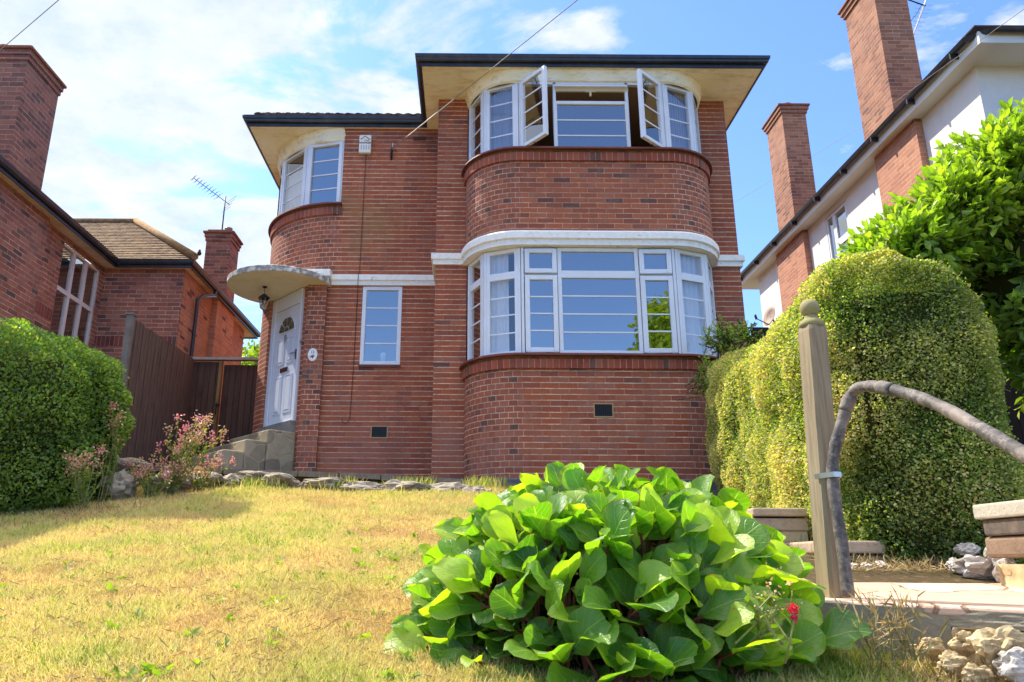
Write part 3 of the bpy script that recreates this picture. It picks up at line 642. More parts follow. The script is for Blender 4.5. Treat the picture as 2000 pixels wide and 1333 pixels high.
# door
o, t, n, L = facet((-3.07, 11.46), (-2.47, 10.80)); DZ0, DZ1 = 1.93, 3.97
f = MB(); f.obox(o, t, n, 0, .11, -.03, .05, DZ0, DZ1); f.obox(o, t, n, L-.04, L, -.03, .05, DZ0, DZ1); f.obox(o, t, n, .11, L-.04, -.03, .045, DZ1-.22, DZ1); f.obox(o, t, n, .11, L-.04, -.03, .05, DZ0-.04, DZ0+.04)
f.build('door_frame', M['door'], H, bevel=.005)
D = empty('door', (o+t*L*.5+UP*DZ0)); D.parent = H; D.location = D.location-H.location
du0, du1, dz0, dz1 = .118, L-.048, DZ0+.045, DZ1-.225; dw = du1-du0
m = MB(); m.obox(o, t, n, du0, du1, -.03, .028, dz0, dz1)
for (a0, a1) in ((.14, .44), (.56, .86)):
    for (b0, b1) in ((.07, .40), (.50, .73)):
        u0, u1 = du0+dw*a0, du0+dw*a1; q0, q1 = dz0+(dz1-dz0)*b0, dz0+(dz1-dz0)*b1
        m.obox(o, t, n, u0, u1, .028, .036, q0, q0+.018); m.obox(o, t, n, u0, u1, .028, .036, q1-.018, q1); m.obox(o, t, n, u0, u0+.018, .028, .036, q0+.018, q1-.018); m.obox(o, t, n, u1-.018, u1, .028, .036, q0+.018, q1-.018)
        m.obox(o, t, n, u0+.045, u1-.045, .028, .038, q0+.045, q1-.045)
m.build('door_leaf', M['door'], D, bevel=.003)
cu = (du0+du1)/2; cz = dz0+(dz1-dz0)*.79; rr = dw*.33
def fan(r0, r1, a0, a1, d): return [o+t*(cu+r*math.cos(R(a)))+n*d+UP*(cz+r*math.sin(R(a))*1.0) for r, a in [(r0, a0+(a1-a0)*i/6) for i in range(7)]+[(r1, a1-(a1-a0)*i/6) for i in range(7)]]
m = MB(); 
for k in range(4): m.face(fan(rr*.36, rr*.97, 180-k*45-4, 180-(k+1)*45+4, .040)[::-1])
m.face([o+t*(cu+rr*.27*math.cos(R(a)))+n*.040+UP*(cz+.005+rr*.27*math.sin(R(a))) for a in range(180, -1, -20)]); m.build('fanlight', M['fan'] if 'fan' in M else plain('fanlight_glass', S(92, 84, 56), .2, .5, dirt=S(150, 130, 70), damt=.7, scale=40), D)
m = MB(); m.tube([o+t*(cu+rr*math.cos(R(a)))+n*.034+UP*(cz-.01+rr*math.sin(R(a))) for a in range(0, 181, 12)], .010, 6); m.obox(o, t, n, cu-rr-.01, cu+rr+.01, .026, .042, cz-.022, cz-.004); m.build('fanlight_trim', M['door'], D)
m = MB(); m.obox(o, t, n, cu-.115, cu+.115, .029, .04, dz0+.76, dz0+.83); lb = m.build('letterbox', M['chrome'], D, bevel=.004); m = MB(); m.obox(o, t, n, cu-.098, cu+.098, .04, .046, dz0+.773, dz0+.817); m.build('flap', M['brass'], lb)
m = MB(); kz = dz0+(dz1-dz0)*.72
m.tube([o+t*(cu+.018*math.cos(R(a)))+n*.05+UP*(kz+.03+.03*math.sin(R(a))) for a in range(-60, 241, 20)]+[o+t*cu+n*.055+UP*(kz-.04)], .009, 6); m.build('knocker', M['chrome'], D)
m = MB(); m.obox(o, t, n, du1-.045, du1-.015, .028, .045, dz0+.90, dz0+1.05); m.tube([o+t*(du1-.03)+n*.06+UP*(dz0+1.0), o+t*(du1-.15)+n*.065+UP*(dz0+1.0)], .009, 6); m.build('door_handle', M['chrome'], D)
# air bricks
def air(x, y, z, w=.215, h=.15, name='air_brick', frame=True):
    m = MB(); 
    if frame:
        m.box(x-w/2-.015, x-w/2, y-.006, y+.02, z-h/2-.012, z+h/2+.012); m.box(x+w/2, x+w/2+.015, y-.006, y+.02, z-h/2-.012, z+h/2+.012); m.box(x-w/2, x+w/2, y-.006, y+.02, z+h/2, z+h/2+.014); m.box(x-w/2, x+w/2, y-.006, y+.02, z-h/2-.016, z-h/2)
    else: m.box(x-w/2-.004, x+w/2+.004, y-.002, y+.02, z-h/2-.004, z-h/2)
    a = m.build(name, M['vent_frame'], H)
    m = MB(); m.box(x-w/2, x+w/2, y-.001, y+.02, z-h/2, z+h/2); m.build('vent_opening', M['black'], a)
    m = MB(); nx, nz = 9, 6
    for i in range(1, nx): m.box(x-w/2+w*i/nx-.002, x-w/2+w*i/nx+.002, y-.006, y-.002, z-h/2, z+h/2)
    for i in range(1, nz): m.box(x-w/2, x+w/2, y-.009, y-.0062, z-h/2+h*i/nz-.002, z-h/2+h*i/nz+.002)
    m.build('grille', M['dark_metal'] if frame else M['vent_clay'], a)
M['vent_frame'] = plain('vent_mortar', S(176, 150, 104), .9, .1); M['vent_clay'] = plain('vent_clay', S(110, 84, 74), .9, .1)
air(-1.262, YL, 1.785); air(1.665, YB, 1.815); air(-.80, YL, 6.51, .2, .075, frame=False)

# things fixed to the house
A = empty('alarm_box', (-1.66, YL-.03, 6.37), 'white alarm box with dark roof emblem, high on the brick wall beside the corner window', 'alarm box')
m = MB(); m.box(-1.755, -1.565, YL-.07, YL-.002, 6.21, 6.53); m.build('casing', plain('alarm_white', S(228, 226, 214), .45, .4), A, bevel=.012)
m = MB(); e = [(-1.735, 6.45), (-1.715, 6.455), (-1.66, 6.505), (-1.605, 6.455), (-1.585, 6.45)]
for (x0, z0), (x1, z1) in zip(e, e[1:]): m.face([(x0, YL-.073, z0-.006), (x1, YL-.073, z1-.006), (x1, YL-.073, z1+.007), (x0, YL-.073, z0+.007)])
m.build('roof_emblem', M['dark_metal'], A)
def text(name, body, loc, size, mat, parent, rot=(R(90), 0, 0), bold=0):
    cu_ = bpy.data.curves.new(name, 'FONT'); cu_.body = body; cu_.size = size; cu_.align_x = 'CENTER'; cu_.align_y = 'CENTER'; cu_.extrude = .001; cu_.offset = bold
    tmp = bpy.data.objects.new('tmp', cu_); COL.objects.link(tmp); bpy.context.view_layer.update()
    me = bpy.data.meshes.new_from_object(tmp.evaluated_get(bpy.context.evaluated_depsgraph_get())); bpy.data.objects.remove(tmp)
    me.materials.clear(); me.materials.append(mat); ob = bpy.data.objects.new(name, me); COL.objects.link(ob)
    me.transform(Matrix.Translation(loc) @ Euler(rot).to_matrix().to_4x4()); ob.parent = parent
    off = Vector((0, 0, 0)); p = parent
    while p: off += p.location; p = p.parent
    me.transform(Matrix.Translation(-off)); return ob
text('lettering', 'YALE', (-1.635, YL-.073, 6.425), .035, M['dark_metal'], A); text('lettering', 'ADVANCED', (-1.66, YL-.073, 6.385), .034, M['dark_metal'], A, bold=.0006)
m = MB()
for k in range(4): m.box(-1.725+k*.04, -1.707+k*.04, YL-.073, YL-.069, 6.27, 6.345)
m.build('vent_slots', plain('slot_grey', S(176, 182, 196), .6, .3), A)
m = MB(); m.tube([(-1.645, YL-.012, 6.22), (-1.65, YL-.012, 5.2), (-1.655, YL-.012, 4.22), (-1.66, YL-.075, 4.18), (-1.66, YL-.075, 4.0), (-1.665, YL-.012, 3.96), (-1.675, YL-.012, 2.6), (-1.69, YL-.012, 1.98), (-1.71, YL-.014, 1.93), (-1.75, YL-.014, 1.90), (-1.79, YL-.014, 1.93), (-1.80, YL-.016, 1.97)], .0045, 6)
tag(m.build('alarm_cable', M['cable']), 'thin dark cable running down the brick wall from the alarm box, hooked at its end', 'cable')
B = empty('wire_bracket', (-1.235, YL-.02, 6.28), 'small dark metal bracket holding the telephone wire on the brick wall under the eaves', 'bracket')
m = MB(); m.box(-1.255, -1.225, YL-.02, YL-.001, 6.12, 6.33); m.tube([(-1.24, YL-.03, 6.14), (-1.245, YL-.05, 6.22), (-1.24, YL-.04, 6.3)], .012, 6); m.build('plate', M['dark_metal'], B)
m = MB(); m.tube([(-1.225, YL-.04, 6.28), (-1.22, YL-.05, 6.40)], .008, 6); m.build('hook', M['metal'], B)
def wire(p0, p1, name_label, r=.006, sag=.0, n=40, mat='wire'):
    p0 = Vector(p0); p1 = Vector(p1); m = MB(); pts = [p0.lerp(p1, i/n)-UP*sag*4*(i/n)*(1-i/n) for i in range(n+1)]
    m.tube(pts, r, 5); return tag(m.build('overhead_wire', M[mat]), name_label, 'wire', 'overhead telephone wires')
a1, c1_ = ray(1128, 0); P0 = Vector((-1.235, YL-.05, 6.29)); P1 = Vector((a1*7.55, 7.55, c1_*7.55)); wire(P0, P0+(P1-P0)*9, 'pale overhead wire rising from the bracket on the brick house across its upper bay', .0065)
m = MB(); m.tube([P0.lerp(P1, .10), P0.lerp(P1, .40)], .009, 6); 
tag(m.build('wire_sleeve', plain('sleeve', S(226, 214, 196), .5, .3)), 'thicker pale sleeve on the overhead wire just off the brick house wall', 'cable sleeve')
wire(at(-60, 150, 9.2), at(150, -30, 6.5), 'overhead wire crossing the top left corner in front of the left chimney', .005)
wire(at(1432, 398, 26), at(1690, 243, 17), 'thin far wire seen between the brick house and the right-hand chimneys', .006)
wire(at(1690, 241, 10.6), at(2060, -25, 6.6), 'thin wire passing in front of the tall right-hand chimney and gutter', .004)
m = MB(); pt = [(1744, 213), (1748, 300), (1752, 380), (1760, 430)]
Lt = empty('porch_lantern', (-3.07, 10.76, 3.98), 'small dark metal lantern hanging under the round porch canopy', 'lantern')
m = MB(); m.tube([(-3.07, 10.76, 3.975), (-3.07, 10.76, 3.85)], .004, 6); m.lathe((-3.07, 10.76, 0), [(.035, 3.978), (.03, 3.96), (.0, 3.955)], 12); m.build('hanging_rod', M['dark_metal'], Lt)
m = MB(); m.lathe((-3.07, 10.76, 0), [(.0, 3.87), (.02, 3.86), (.09, 3.80), (.092, 3.79), (0, 3.79)], 6, False); m.build('lid', M['dark_metal'], Lt)
m = MB()
for k in range(6):
    a = 2*math.pi*k/6; m.tube([(-3.07+.07*math.cos(a), 10.76+.07*math.sin(a), 3.79), (-3.07+.045*math.cos(a), 10.76+.045*math.sin(a), 3.64)], .006, 4)
m.lathe((-3.07, 10.76, 0), [(.05, 3.645), (.045, 3.63), (0, 3.61)], 6, False); m.build('cage', M['metal'], Lt)
m = MB(); m.lathe((-3.07, 10.76, 0), [(.062, 3.788), (.038, 3.646)], 6, False); m.build('glass', M['glass_clear'], Lt)
NP = empty('number_plaque', (-2.26, 10.66, 2.9), 'oval white ceramic house number plaque with painted flowers on the brick pilaster', 'plaque')
m = MB(); c = Vector((-2.265, 10.668, 2.895)); m.face([c+Vector((.068*math.cos(R(a)), -.014, .095*math.sin(R(a)))) for a in range(0, 360, 12)]); m.sweep([(0, 0), (0, 1)], [(0, 0), (0, 0.0)])
pts = [(.072*math.cos(R(a)), .10*math.sin(R(a))) for a in range(0, 360, 12)]
for (x0, z0), (x1, z1) in zip(pts, pts[1:]+pts[:1]): m.face([c+Vector((x0, 0, z0)), c+Vector((x1, 0, z1)), c+Vector((x1*.95, -.014, z1*.95)), c+Vector((x0*.95, -.014, z0*.95))])
m.build('oval', plain('ceramic', S(236, 234, 226), .25, .5), NP)
m = MB()
for k in range(9):
    x, z = random.uniform(-.035, .035), random.uniform(-.05, -.005); m.face([c+Vector((x+.011*math.cos(R(a)), -.0155, z+.011*math.sin(R(a)))) for a in range(0, 360, 60)])
m.build('painted_flowers', plain('flower_paint', S(196, 96, 90), .4, .4, dirt=S(90, 120, 80), damt=.8, scale=90), NP)
text('lettering', '12', c+Vector((0, -.0155, .035)), .055, plain('number_blue', S(70, 90, 130), .5, .3), NP)
m = MB(); m.box(-2.475, -2.462, 10.765, 10.79, 3.10, 3.17); m.lathe((-2.47, 10.758, 0), [(.0, 3.15), (.018, 3.14), (.018, 3.12), (0, 3.11)], 10); tag(m.build('doorbell', M['chrome']), 'small metal doorbell on the brick edge just right of the white door', 'doorbell')
m = MB(); m.lathe((-1.27, YL+.16, 0), [(0, 2.83), (.035, 2.83), (.045, 2.98), (.04, 2.99), (.0, 2.97)], 14); tag(m.build('beaker', M['white']), 'pale beaker standing inside on the sill of the small ground floor window', 'beaker')
# curtains
def curtain(p0, p1, z0, z1, mat, label, amp=.02, per=.07, gather=0, inset=.07):
    o, t, n, L = facet(p0, p1); m = MB(); N = int(L/.01)
    def q(i, z): u = L*i/N; s = 1-gather*(1-(z-z0)/(z1-z0))*.35; return o+t*(u*s)+n*(-inset+amp*(.45+.55*noise.noise(Vector((u*9, p0[0], 1)))+.3)*math.sin(u/per*2*math.pi+2.2*math.sin(u*11+z*.5)+z*.3))+UP*z
    zs = [z0, (z0+z1)/2, z1]
    for i in range(N):
        for j in range(2): m.face([q(i, zs[j]), q(i+1, zs[j]), q(i+1, zs[j+1]), q(i, zs[j+1])], smooth=True)
    return tag(m.build('curtain', mat), label, 'curtain', 'curtains in the bay windows')
def sub(a, b, f0, f1): return ((a[0]+(b[0]-a[0])*f0, a[1]+(b[1]-a[1])*f0), (a[0]+(b[0]-a[0])*f1, a[1]+(b[1]-a[1])*f1))
curtain(*sub(VB[1], VB[2], .02, .62), 2.5, 3.97, M['curtain'], 'white net curtain behind the left angled light of the lower bay window')
curtain(*sub(VB[3], VB[4], .30, .98), 2.5, 3.97, M['curtain'], 'white net curtain behind the right angled light of the lower bay window')
curtain(*sub(VB[1], VB[2], .0, 1.0), 5.4, 6.5, M['curtain_blue'], 'grey-blue curtain gathered behind the left fixed light of the upper bay window', per=.05)
curtain(*sub(VB[3], VB[4], .0, 1.0), 5.4, 6.5, M['curtain_blue'], 'grey-blue curtain gathered behind the right fixed light of the upper bay window', per=.05)
curtain(cv[1], cv[2], 5.38, 6.2, M['curtain'], 'white net curtain inside the upper corner window over the porch')

# stone steps at the door: risers face the front left, parallel to the door
J = Vector((-2.45, 10.75, 0)); tt = Vector((-.657, .754, 0)); nn_ = Vector((-.754, -.657, 0))
SD = empty('door_steps', (-2.9, 10.6, 1.2), 'three stone-clad steps rising to the white front door', 'steps')
for (d, z, s1) in ((.43, 1.77, 1.25), (.74, 1.60, 1.32), (1.05, 1.43, 1.38)):
    m = MB(); m.obox(J, tt, nn_, -.02 if d == .43 else 0, s1, 0 if d == .43 else d-.31+.001, d, .95, z); m.build('step', M['crazy'], SD, bevel=.02)
m = MB(); m.obox(J, tt, nn_, 0.02, 1.0, -.06, .1, 1.76, 1.94); m.build('threshold', M['grey_stone'], SD)

# ---------------------------------------------------------------- left neighbour
LN = empty('neighbour_house', (-6, 12.5, .8), 'brick neighbour house on the left with a hipped tiled roof and black gutters', 'house')
X1, X2, YI, ZL = -6.44, -5.03, 12.57, 4.97
wy0, wy1, wz0, wz1 = 11.18, 12.40, 3.2, 4.86
m = MB()
def sidewall(m, x, y0, y1, z0, z1, face=1): m.face([(x, y0, z0), (x, y1, z0), (x, y1, z1), (x, y0, z1)], [(y0, z0), (y1, z0), (y1, z1), (y0, z1)])
sidewall(m, X1, 7.6, wy0, 0, ZL); sidewall(m, X1, wy1, YI, 0, ZL); sidewall(m, X1, wy0, wy1, 0, wz0); sidewall(m, X1, wy0, wy1, wz1, ZL)
flat(m, X1, X2, YI, 0, ZL); sidewall(m, X2, YI, 16.3, 0, ZL); flat(m, -12, X1, 7.6, 0, ZL)
m.face([(X2, 16.3, 0), (-12, 16.3, 0), (-12, 16.3, ZL), (X2, 16.3, ZL)]); sidewall(m, -12, 7.6, 16.3, 0, ZL)
m.face([(X1, wy0, wz0), (X1, wy0, wz1), (X1-.1, wy0, wz1), (X1-.1, wy0, wz0)]); m.face([(X1, wy1, wz0), (X1, wy1, wz1), (X1-.1, wy1, wz1), (X1-.1, wy1, wz0)])
m.build('wall', M['brick_left'], LN)
m = MB(); m.box(X1-.001, X1+.09, 8.0, 10.55, 0, ZL-.001); m.build('chimney_breast', M['brick_left'], LN)
m = MB(); m.box(X2-.001, X2+.11, 14.1, 15.2, 0, ZL-.001); m.build('chimney_breast', M['brick_orange'], LN)
m = MB(); sidewall(m, X2+.003, YI+.02, 16.29, 0, ZL-.001); m.build('side_facing', brick_mat('left_side_brick', [S(160, 116, 98), S(172, 126, 106), S(182, 138, 116)], S(214, 188, 164), bh=.0762, perp=.8, dark=.05), LN)
m = MB()  # soldier bands in the brickwork
m.box(X1+.0, X1+.004, 7.7, wy0-.02, 3.55, 3.72); m.box(X1, X2, YI-.004, YI, 3.55, 3.72); m.build('soldier_band', brick_mat('soldier_left', [S(96, 52, 50), S(130, 66, 56), S(146, 78, 64)], S(196, 170, 150), bw=.0762, bh=9, perp=1, z0=-30), LN)
m = MB(); m.box(X1-.02, -6.2, 7.3, YI, ZL, ZL+.03); m.box(-12, -6.2, 7.3, 7.62, ZL, ZL+.03); m.box(-12, -4.88, 12.44, 16.8, ZL+.001, ZL+.031); m.build('soffit', M['soffit_left'], LN)
lv = [(-12, 7.28), (-6.19, 7.28), (-6.19, 12.43), (-4.87, 12.43), (-4.87, 16.85), (-12, 16.85)]
m = MB(); m.sweep(lv, [(-.02, 4.94), (0, 4.94), (0, 5.07)]); m.build('fascia', M['gutter'], LN)
m = MB(); m.sweep(lv, [(0, 5.0), (.03, 4.99), (.055, 5.02), (.065, 5.075), (.058, 5.075), (.02, 5.03)]); m.build('gutter', M['gutter'], LN)
# roof, stepped tile courses on the hip facing the camera
m = MB(); k = .8
def slope(m, a, b, ua, ub, z0, pitch, L, rows):
    """a,b eave ends; ua,ub plan directions of the side edges per metre of run"""
    a = Vector(a); b = Vector(b); ua = Vector(ua); ub = Vector(ub)
    for i in range(rows):
        s0 = L*i/rows; s1 = L*(i+1)/rows
        def q(p, u, s, dz): return Vector((p.x+u.x*s, p.y+u.y*s, z0+pitch*s+dz))
        A0, B0, A1, B1 = q(a, ua, s0, .02), q(b, ub, s0, .02), q(a, ua, s1, .002), q(b, ub, s1, .002)
        m.face([A0, B0, B1, A1], [(A0.x+A0.y, s0), (B0.x+B0.y, s0), (B1.x+B1.y, s1), (A1.x+A1.y, s1)])
        m.face([q(a, ua, s0, 0), q(b, ub, s0, 0), B0, A0])
slope(m, (-8.4, 12.38), (-4.83, 12.38), (0, 1), (-1, 1), 5.07, k, 2.12, 24)
slope(m, (-4.83, 12.38), (-4.83, 16.9), (-1, 1), (-1, -1), 5.07, k, 2.12, 24)
slope(m, (-6.15, 7.24), (-6.15, 12.38), (-1, 1), (-1, 0), 5.07, k, 2.5, 20)
slope(m, (-12, 7.24), (-6.15, 7.24), (0, 1), (-1, 1), 5.07, k, 2.5, 20)
rf = m.build('roof', M['tiles'], LN)
m = MB(); m.tube([(-4.80, 12.36, 5.12), (-6.95, 14.5, 6.80)], .07, 7); m.tube([(-6.95, 14.5, 6.78), (-9, 14.5, 6.78)], .07, 7); m.build('hip_tiles', plain('hip_tile', S(150, 120, 84), .9, .1, dirt=S(90, 78, 60), damt=.7, scale=9, bump=.8, bscale=14), rf)
def chimney(parent, x0, x1, y0, y1, z0, z1, mat, pots=(), flash=True, steps=2, name='chimney', bk=.032):
    m = MB(); m.box(x0, x1, y0, y1, z0, z1-.24)
    for i in range(steps): m.box(x0-bk*(i+1)*.6, x1+bk*(i+1)*.6, y0-bk*(i+1)*.6, y1+bk*(i+1)*.6, z1-.24+.08*i, z1-.24+.08*(i+1)-.001)
    ch = m.build(name, mat, parent)
    m = MB(); e = bk*steps*.6+.03; m.box(x0-e, x1+e, y0-e, y1+e, z1-.24+.08*steps, z1-.24+.08*steps+.045); m.box(x0, x1, y0, y1, z1-.03, z1+.02); m.build('cap', plain('chimney_cap', S(140, 92, 72), .85, .2, dirt=S(92, 70, 60), damt=.6), ch, bevel=.01)
    for (px, py, r, h, mt) in pots:
        m = MB(); m.lathe((px, py, z1), [(r*1.1, 0), (r*1.1, .03), (r, .04), (r*.92, h-.04), (r*1.08, h-.03), (r*1.08, h), (r*.8, h), (r*.8, h-.1), (0, h-.1)], 16); m.build('pot', M[mt], ch)
    if flash:
        m = MB(); m.box(x0-.012, x1+.012, y0-.012, y1+.012, z0, z0+.12); m.build('flashing', M['lead'], ch)
    return ch
chimney(LN, -7.4, -6.3, 9.27, 10.12, 5.05, 7.07, M['brick_chim'], pots=((-6.75, 9.45, .11, .08, 'terra'),))
chimney(LN, -5.43, -4.92, 14.5, 15.04, 5.0, 6.6, M['brick_chim'], pots=((-5.08, 14.75, .075, .16, 'steelpot'),))
# window
f, p, b = MB(), MB(), MB(); o = Vector((X1-.05, wy0, 0)); t = Vector((0, 1, 0)); n = Vector((1, 0, 0)); L = wy1-wy0
for i in range(3): light(f, p, b, o, t, n, L*i/3, L*(i+1)/3, 4.12, wz1, 1, .035); light(f, p, b, o, t, n, L*i/3, L*(i+1)/3, wz0, 4.119, 1, .035)
w = f.build('window', plain('window_pinkwhite', S(222, 206, 200), .5, .3), LN); pieces(p, 'pane', M['glass'], w)
m = MB(); m.face([(X1-.5, wy0-.3, 3), (X1-.5, wy1+.3, 3), (X1-.5, wy1+.3, 5), (X1-.5, wy0-.3, 5)]); m.build('room', M['roomdark'], LN)
m = MB(); m.tube([(-4.86, 13.75, 5.0), (-4.86, 13.72, 4.88), (-4.93, 13.3, 4.72), (-4.96, 13.15, 4.6), (-4.96, 13.13, 3.0), (-4.96, 13.13, .8)], .036, 9); m.build('downpipe', M['gutter'], LN)
def aerial(base, h, tip, n, label, mat='dark_metal', el=.30, r=.008, refl=True):
    base = Vector(base); top = base+UP*h; tip = Vector(tip)
    E_ = empty('tv_aerial', base, label, 'aerial'); m = MB(); m.tube([base, top+UP*.12], .014, 7); m.build('mast', M[mat], E_)
    d = (tip-top).normalized(); L = (tip-top).length; s = d.cross(UP).normalized(); m = MB(); m.tube([top-d*.12, tip], r, 6); m.build('boom', M[mat], E_)
    m = MB()
    for i in range(n):
        q = top+d*L*(.22+.78*i/(n-1)); w_ = el*(.42-.12*i/n); m.tube([q-s*w_, q+s*w_], .004, 4)
        uu = d.cross(s).normalized(); m.tube([q-uu*.05-s*.03, q+uu*.05+s*.03], .006, 4)
    if refl:
        for j in range(4):
            q = top-d*.10+d.cross(s).normalized()*(.12-.08*j)*1.3; m.tube([q-s*.2, q+s*.2], .004, 4)
    m.build('elements', M[mat], E_); return E_
aerial((-5.2, 14.7, 6.58), .78, Vector(at(378, 348, 14.2)), 9, 'spiky television aerial on a mast above the small left-hand chimney', el=.5)
m = MB(); m.lathe((-4.75, 12.42, 5.16), [(0, 0), (.03, .02), (.04, .05), (.02, .09), (.022, .11), (0, .13)], 8); m.tube([(-4.75, 12.42, 5.20), (-4.82, 12.42, 5.17)], [.02, .008], 5); tag(m.build('bird', M['dark_metal']), 'small dark bird perched on the hip end of the left neighbour roof', 'bird')

# ---------------------------------------------------------------- right neighbour
RN = empty('white_house', (7.2, 12, 1.5), 'white rendered neighbour house on the right with two tall brick chimneys', 'house')
XW = 7.2; ZR = 6.85
m = MB(); ry0, ry1, rz0, rz1 = 13.2, 14.05, 5.35, 6.72
def lwall(m, x, y0, y1, z0, z1): m.face([(x, y1, z0), (x, y0, z0), (x, y0, z1), (x, y1, z1)], [(y1, z0), (y0, z0), (y0, z1), (y1, z1)])
lwall(m, XW, 9.3, ry0, .5, ZR); lwall(m, XW, ry1, 17.7, .5, ZR); lwall(m, XW, ry0, ry1, .5, rz0); lwall(m, XW, ry0, ry1, rz1, ZR); flat(m, XW, 13, 9.3, .5, ZR); m.face([(13, 17.7, .5), (XW, 17.7, .5), (XW, 17.7, ZR), (13, 17.7, ZR)])
lwall(m, 13, 9.3, 17.7, .5, ZR)
m.face([(XW, ry0, rz0), (XW, ry0, rz1), (XW+.1, ry0, rz1), (XW+.1, ry0, rz0)]); m.face([(XW, ry1, rz0), (XW, ry1, rz1), (XW+.1, ry1, rz1), (XW+.1, ry1, rz0)])
m.build('wall', M['render_white'], RN)
for y0, y1 in ((10.62, 11.85), (14.83, 16.26)):
    m = MB(); m.box(7.08, XW+.001, y0, y1, .5, ZR-.001); m.build('chimney_breast', M['brick_orange'], RN)
m = MB(); m.box(XW-.02, XW+.001, ry0-.3, 14.8, .5, rz0-.02); m.box(XW-.02, XW+.001, 16.3, 17.69, .5, 5.25); m.build('brick_apron', M['brick_orange'], RN)
m = MB(); m.box(6.93, 13, 8.76, 18.5, ZR, ZR+.03); m.build('soffit', M['soffit_white'], RN)
rv_ = [(13, 18.5), (6.92, 18.5), (6.92, 8.75), (13, 8.75)]; rv_ = rv_[0:4]
m = MB(); m.sweep([(6.92, 18.5), (6.92, 8.75), (13, 8.75)], [(-.02, ZR-.02), (0, ZR-.02), (0, ZR+.06), (-.0, ZR+.16)]); m.build('fascia', M['soffit_white'], RN)
m = MB(); prof_g = [(.01, 7.0), (.035, 6.965), (.07, 6.95), (.105, 6.965), (.125, 7.01), (.115, 7.01), (.07, 6.97), (.02, 7.0)]
m.sweep([(6.92, 18.55), (6.92, 8.95), (7.12, 8.75), (13, 8.75)], prof_g); g = m.build('gutter', M['gutter'], RN)
for y in (9.2, 10.3, 11.4, 12.5, 13.6, 14.7, 15.8, 16.9, 18.0): m = MB(); m.box(6.80, 6.92, y-.015, y+.015, 6.90, 6.99); m.build('gutter_bracket', M['gutter'], g)
m = MB(); m.box(7.6, 7.63, 8.63, 8.75, 6.90, 6.99); m.build('gutter_bracket', M['gutter'], g)
m = MB(); slope(m, (6.85, 18.6), (6.85, 8.7), (1, -1), (1, 1), 7.05, .6, 3.0, 10); slope(m, (6.85, 8.7), (13, 8.7), (1, 1), (0, 1), 7.05, .6, 3, 10); m.build('roof', M['rtiles'], RN)
tall = chimney(RN, 7.08, 7.65, 11.09, 12.06, 6.95, 10.15, M['brick_rchim'], pots=((7.35, 11.4, .1, .25, 'terra'),), bk=.05)
chimney(RN, 7.08, 7.62, 15.1, 15.97, 6.95, 10.1, M['brick_rchim'], pots=((7.3, 15.75, .11, .12, 'terra'), (7.3, 15.3, .11, .1, 'terra')), bk=.05)
for y0 in (11.09, 15.1):
    m = MB()
    for i in range(7): m.box(7.09+i*.075, 7.09+(i+1)*.075, y0-.012, y0-.002, 7.02+i*.045, 7.12+i*.05)
    m.build('flashing', M['lead'], RN)
f, p, b = MB(), MB(), MB(); o = Vector((XW+.04, ry1, 0)); t = Vector((0, -1, 0)); n = Vector((-1, 0, 0)); L = ry1-ry0
light(f, p, b, o, t, n, 0, L*.36, rz0, rz1, 1, .05); light(f, p, b, o, t, n, L*.36, L, rz0, 6.05, 1, .07); light(f, p, b, o, t, n, L*.36, L, 6.051, rz1, 1, .07)
finish('window', f, p, b, RN)
m = MB(); m.face([(XW+.5, ry0-.3, 5), (XW+.5, ry1+.3, 5), (XW+.5, ry1+.3, 7), (XW+.5, ry0-.3, 7)]); m.build('room', M['roomdark'], RN)
qa, qb = at(1782, 72, 11.3), at(1818, -24, 11.3); AE = empty('tv_aerial', qa, 'grey television aerial leaning out beside the tall chimney of the white house', 'aerial')
m = MB(); m.tube([Vector((7.62, 11.3, qa.z-.12)), qa-(qb-qa).normalized()*.05, qb], .016, 7); m.build('mast', M['metal'], AE)
m = MB(); qc = qa.lerp(qb, .62); m.tube([qc+Vector((-.32, -.05, .10)), qc+Vector((.03, 0, 0))], .012, 6); m.tube([qc+Vector((-.03, 0, .04)), qc+Vector((-.14, 0, -.15)), qa+Vector((-.10, 0, .18)), qa], .005, 5); m.build('boom', M['dark_metal'], AE)
m = MB()
for k in range(8): q = qa.lerp(qb, .05+.085*k); m.tube([q+Vector((-.10-.006*k, 0, .015)), q+Vector((.10+.006*k, 0, -.015))], .0035, 4)
m.build('elements', M['metal'], AE)
DS = empty('satellite_dish', (7.1, 16.9, 5.6), 'small satellite dish on the white wall beside the far brick breast', 'satellite dish')
m = MB(); cc = Vector((7.0, 16.7, 5.52)); ax = Vector((-.93, -.25, .25)).normalized(); s1 = ax.cross(UP).normalized(); s2 = s1.cross(ax)
for j in range(3):
    for k in range(20):
        def q(a, r): return cc+(s1*math.cos(a)*.95+s2*math.sin(a)*1.1)*.22*r+ax*.06*(r*r)
        a0, a1_ = 2*math.pi*k/20, 2*math.pi*(k+1)/20; m.face([q(a0, j/3), q(a1_, j/3), q(a1_, (j+1)/3), q(a0, (j+1)/3)], smooth=True)
m.build('reflector', plain('dish_grey', S(150, 130, 116), .6, .3), DS, solid=.01)
m = MB(); m.tube([cc, cc+Vector((.1, .1, -.1)), (7.19, 16.9, 5.4)], .02, 6); m.tube([cc-s2*.22, cc-s2*.18+ax*.4], .012, 5); m.tube([cc-s2*.20+ax*.36, cc-s2*.1+ax*.42], .03, 6); m.build('arm', M['dark_metal'], DS)

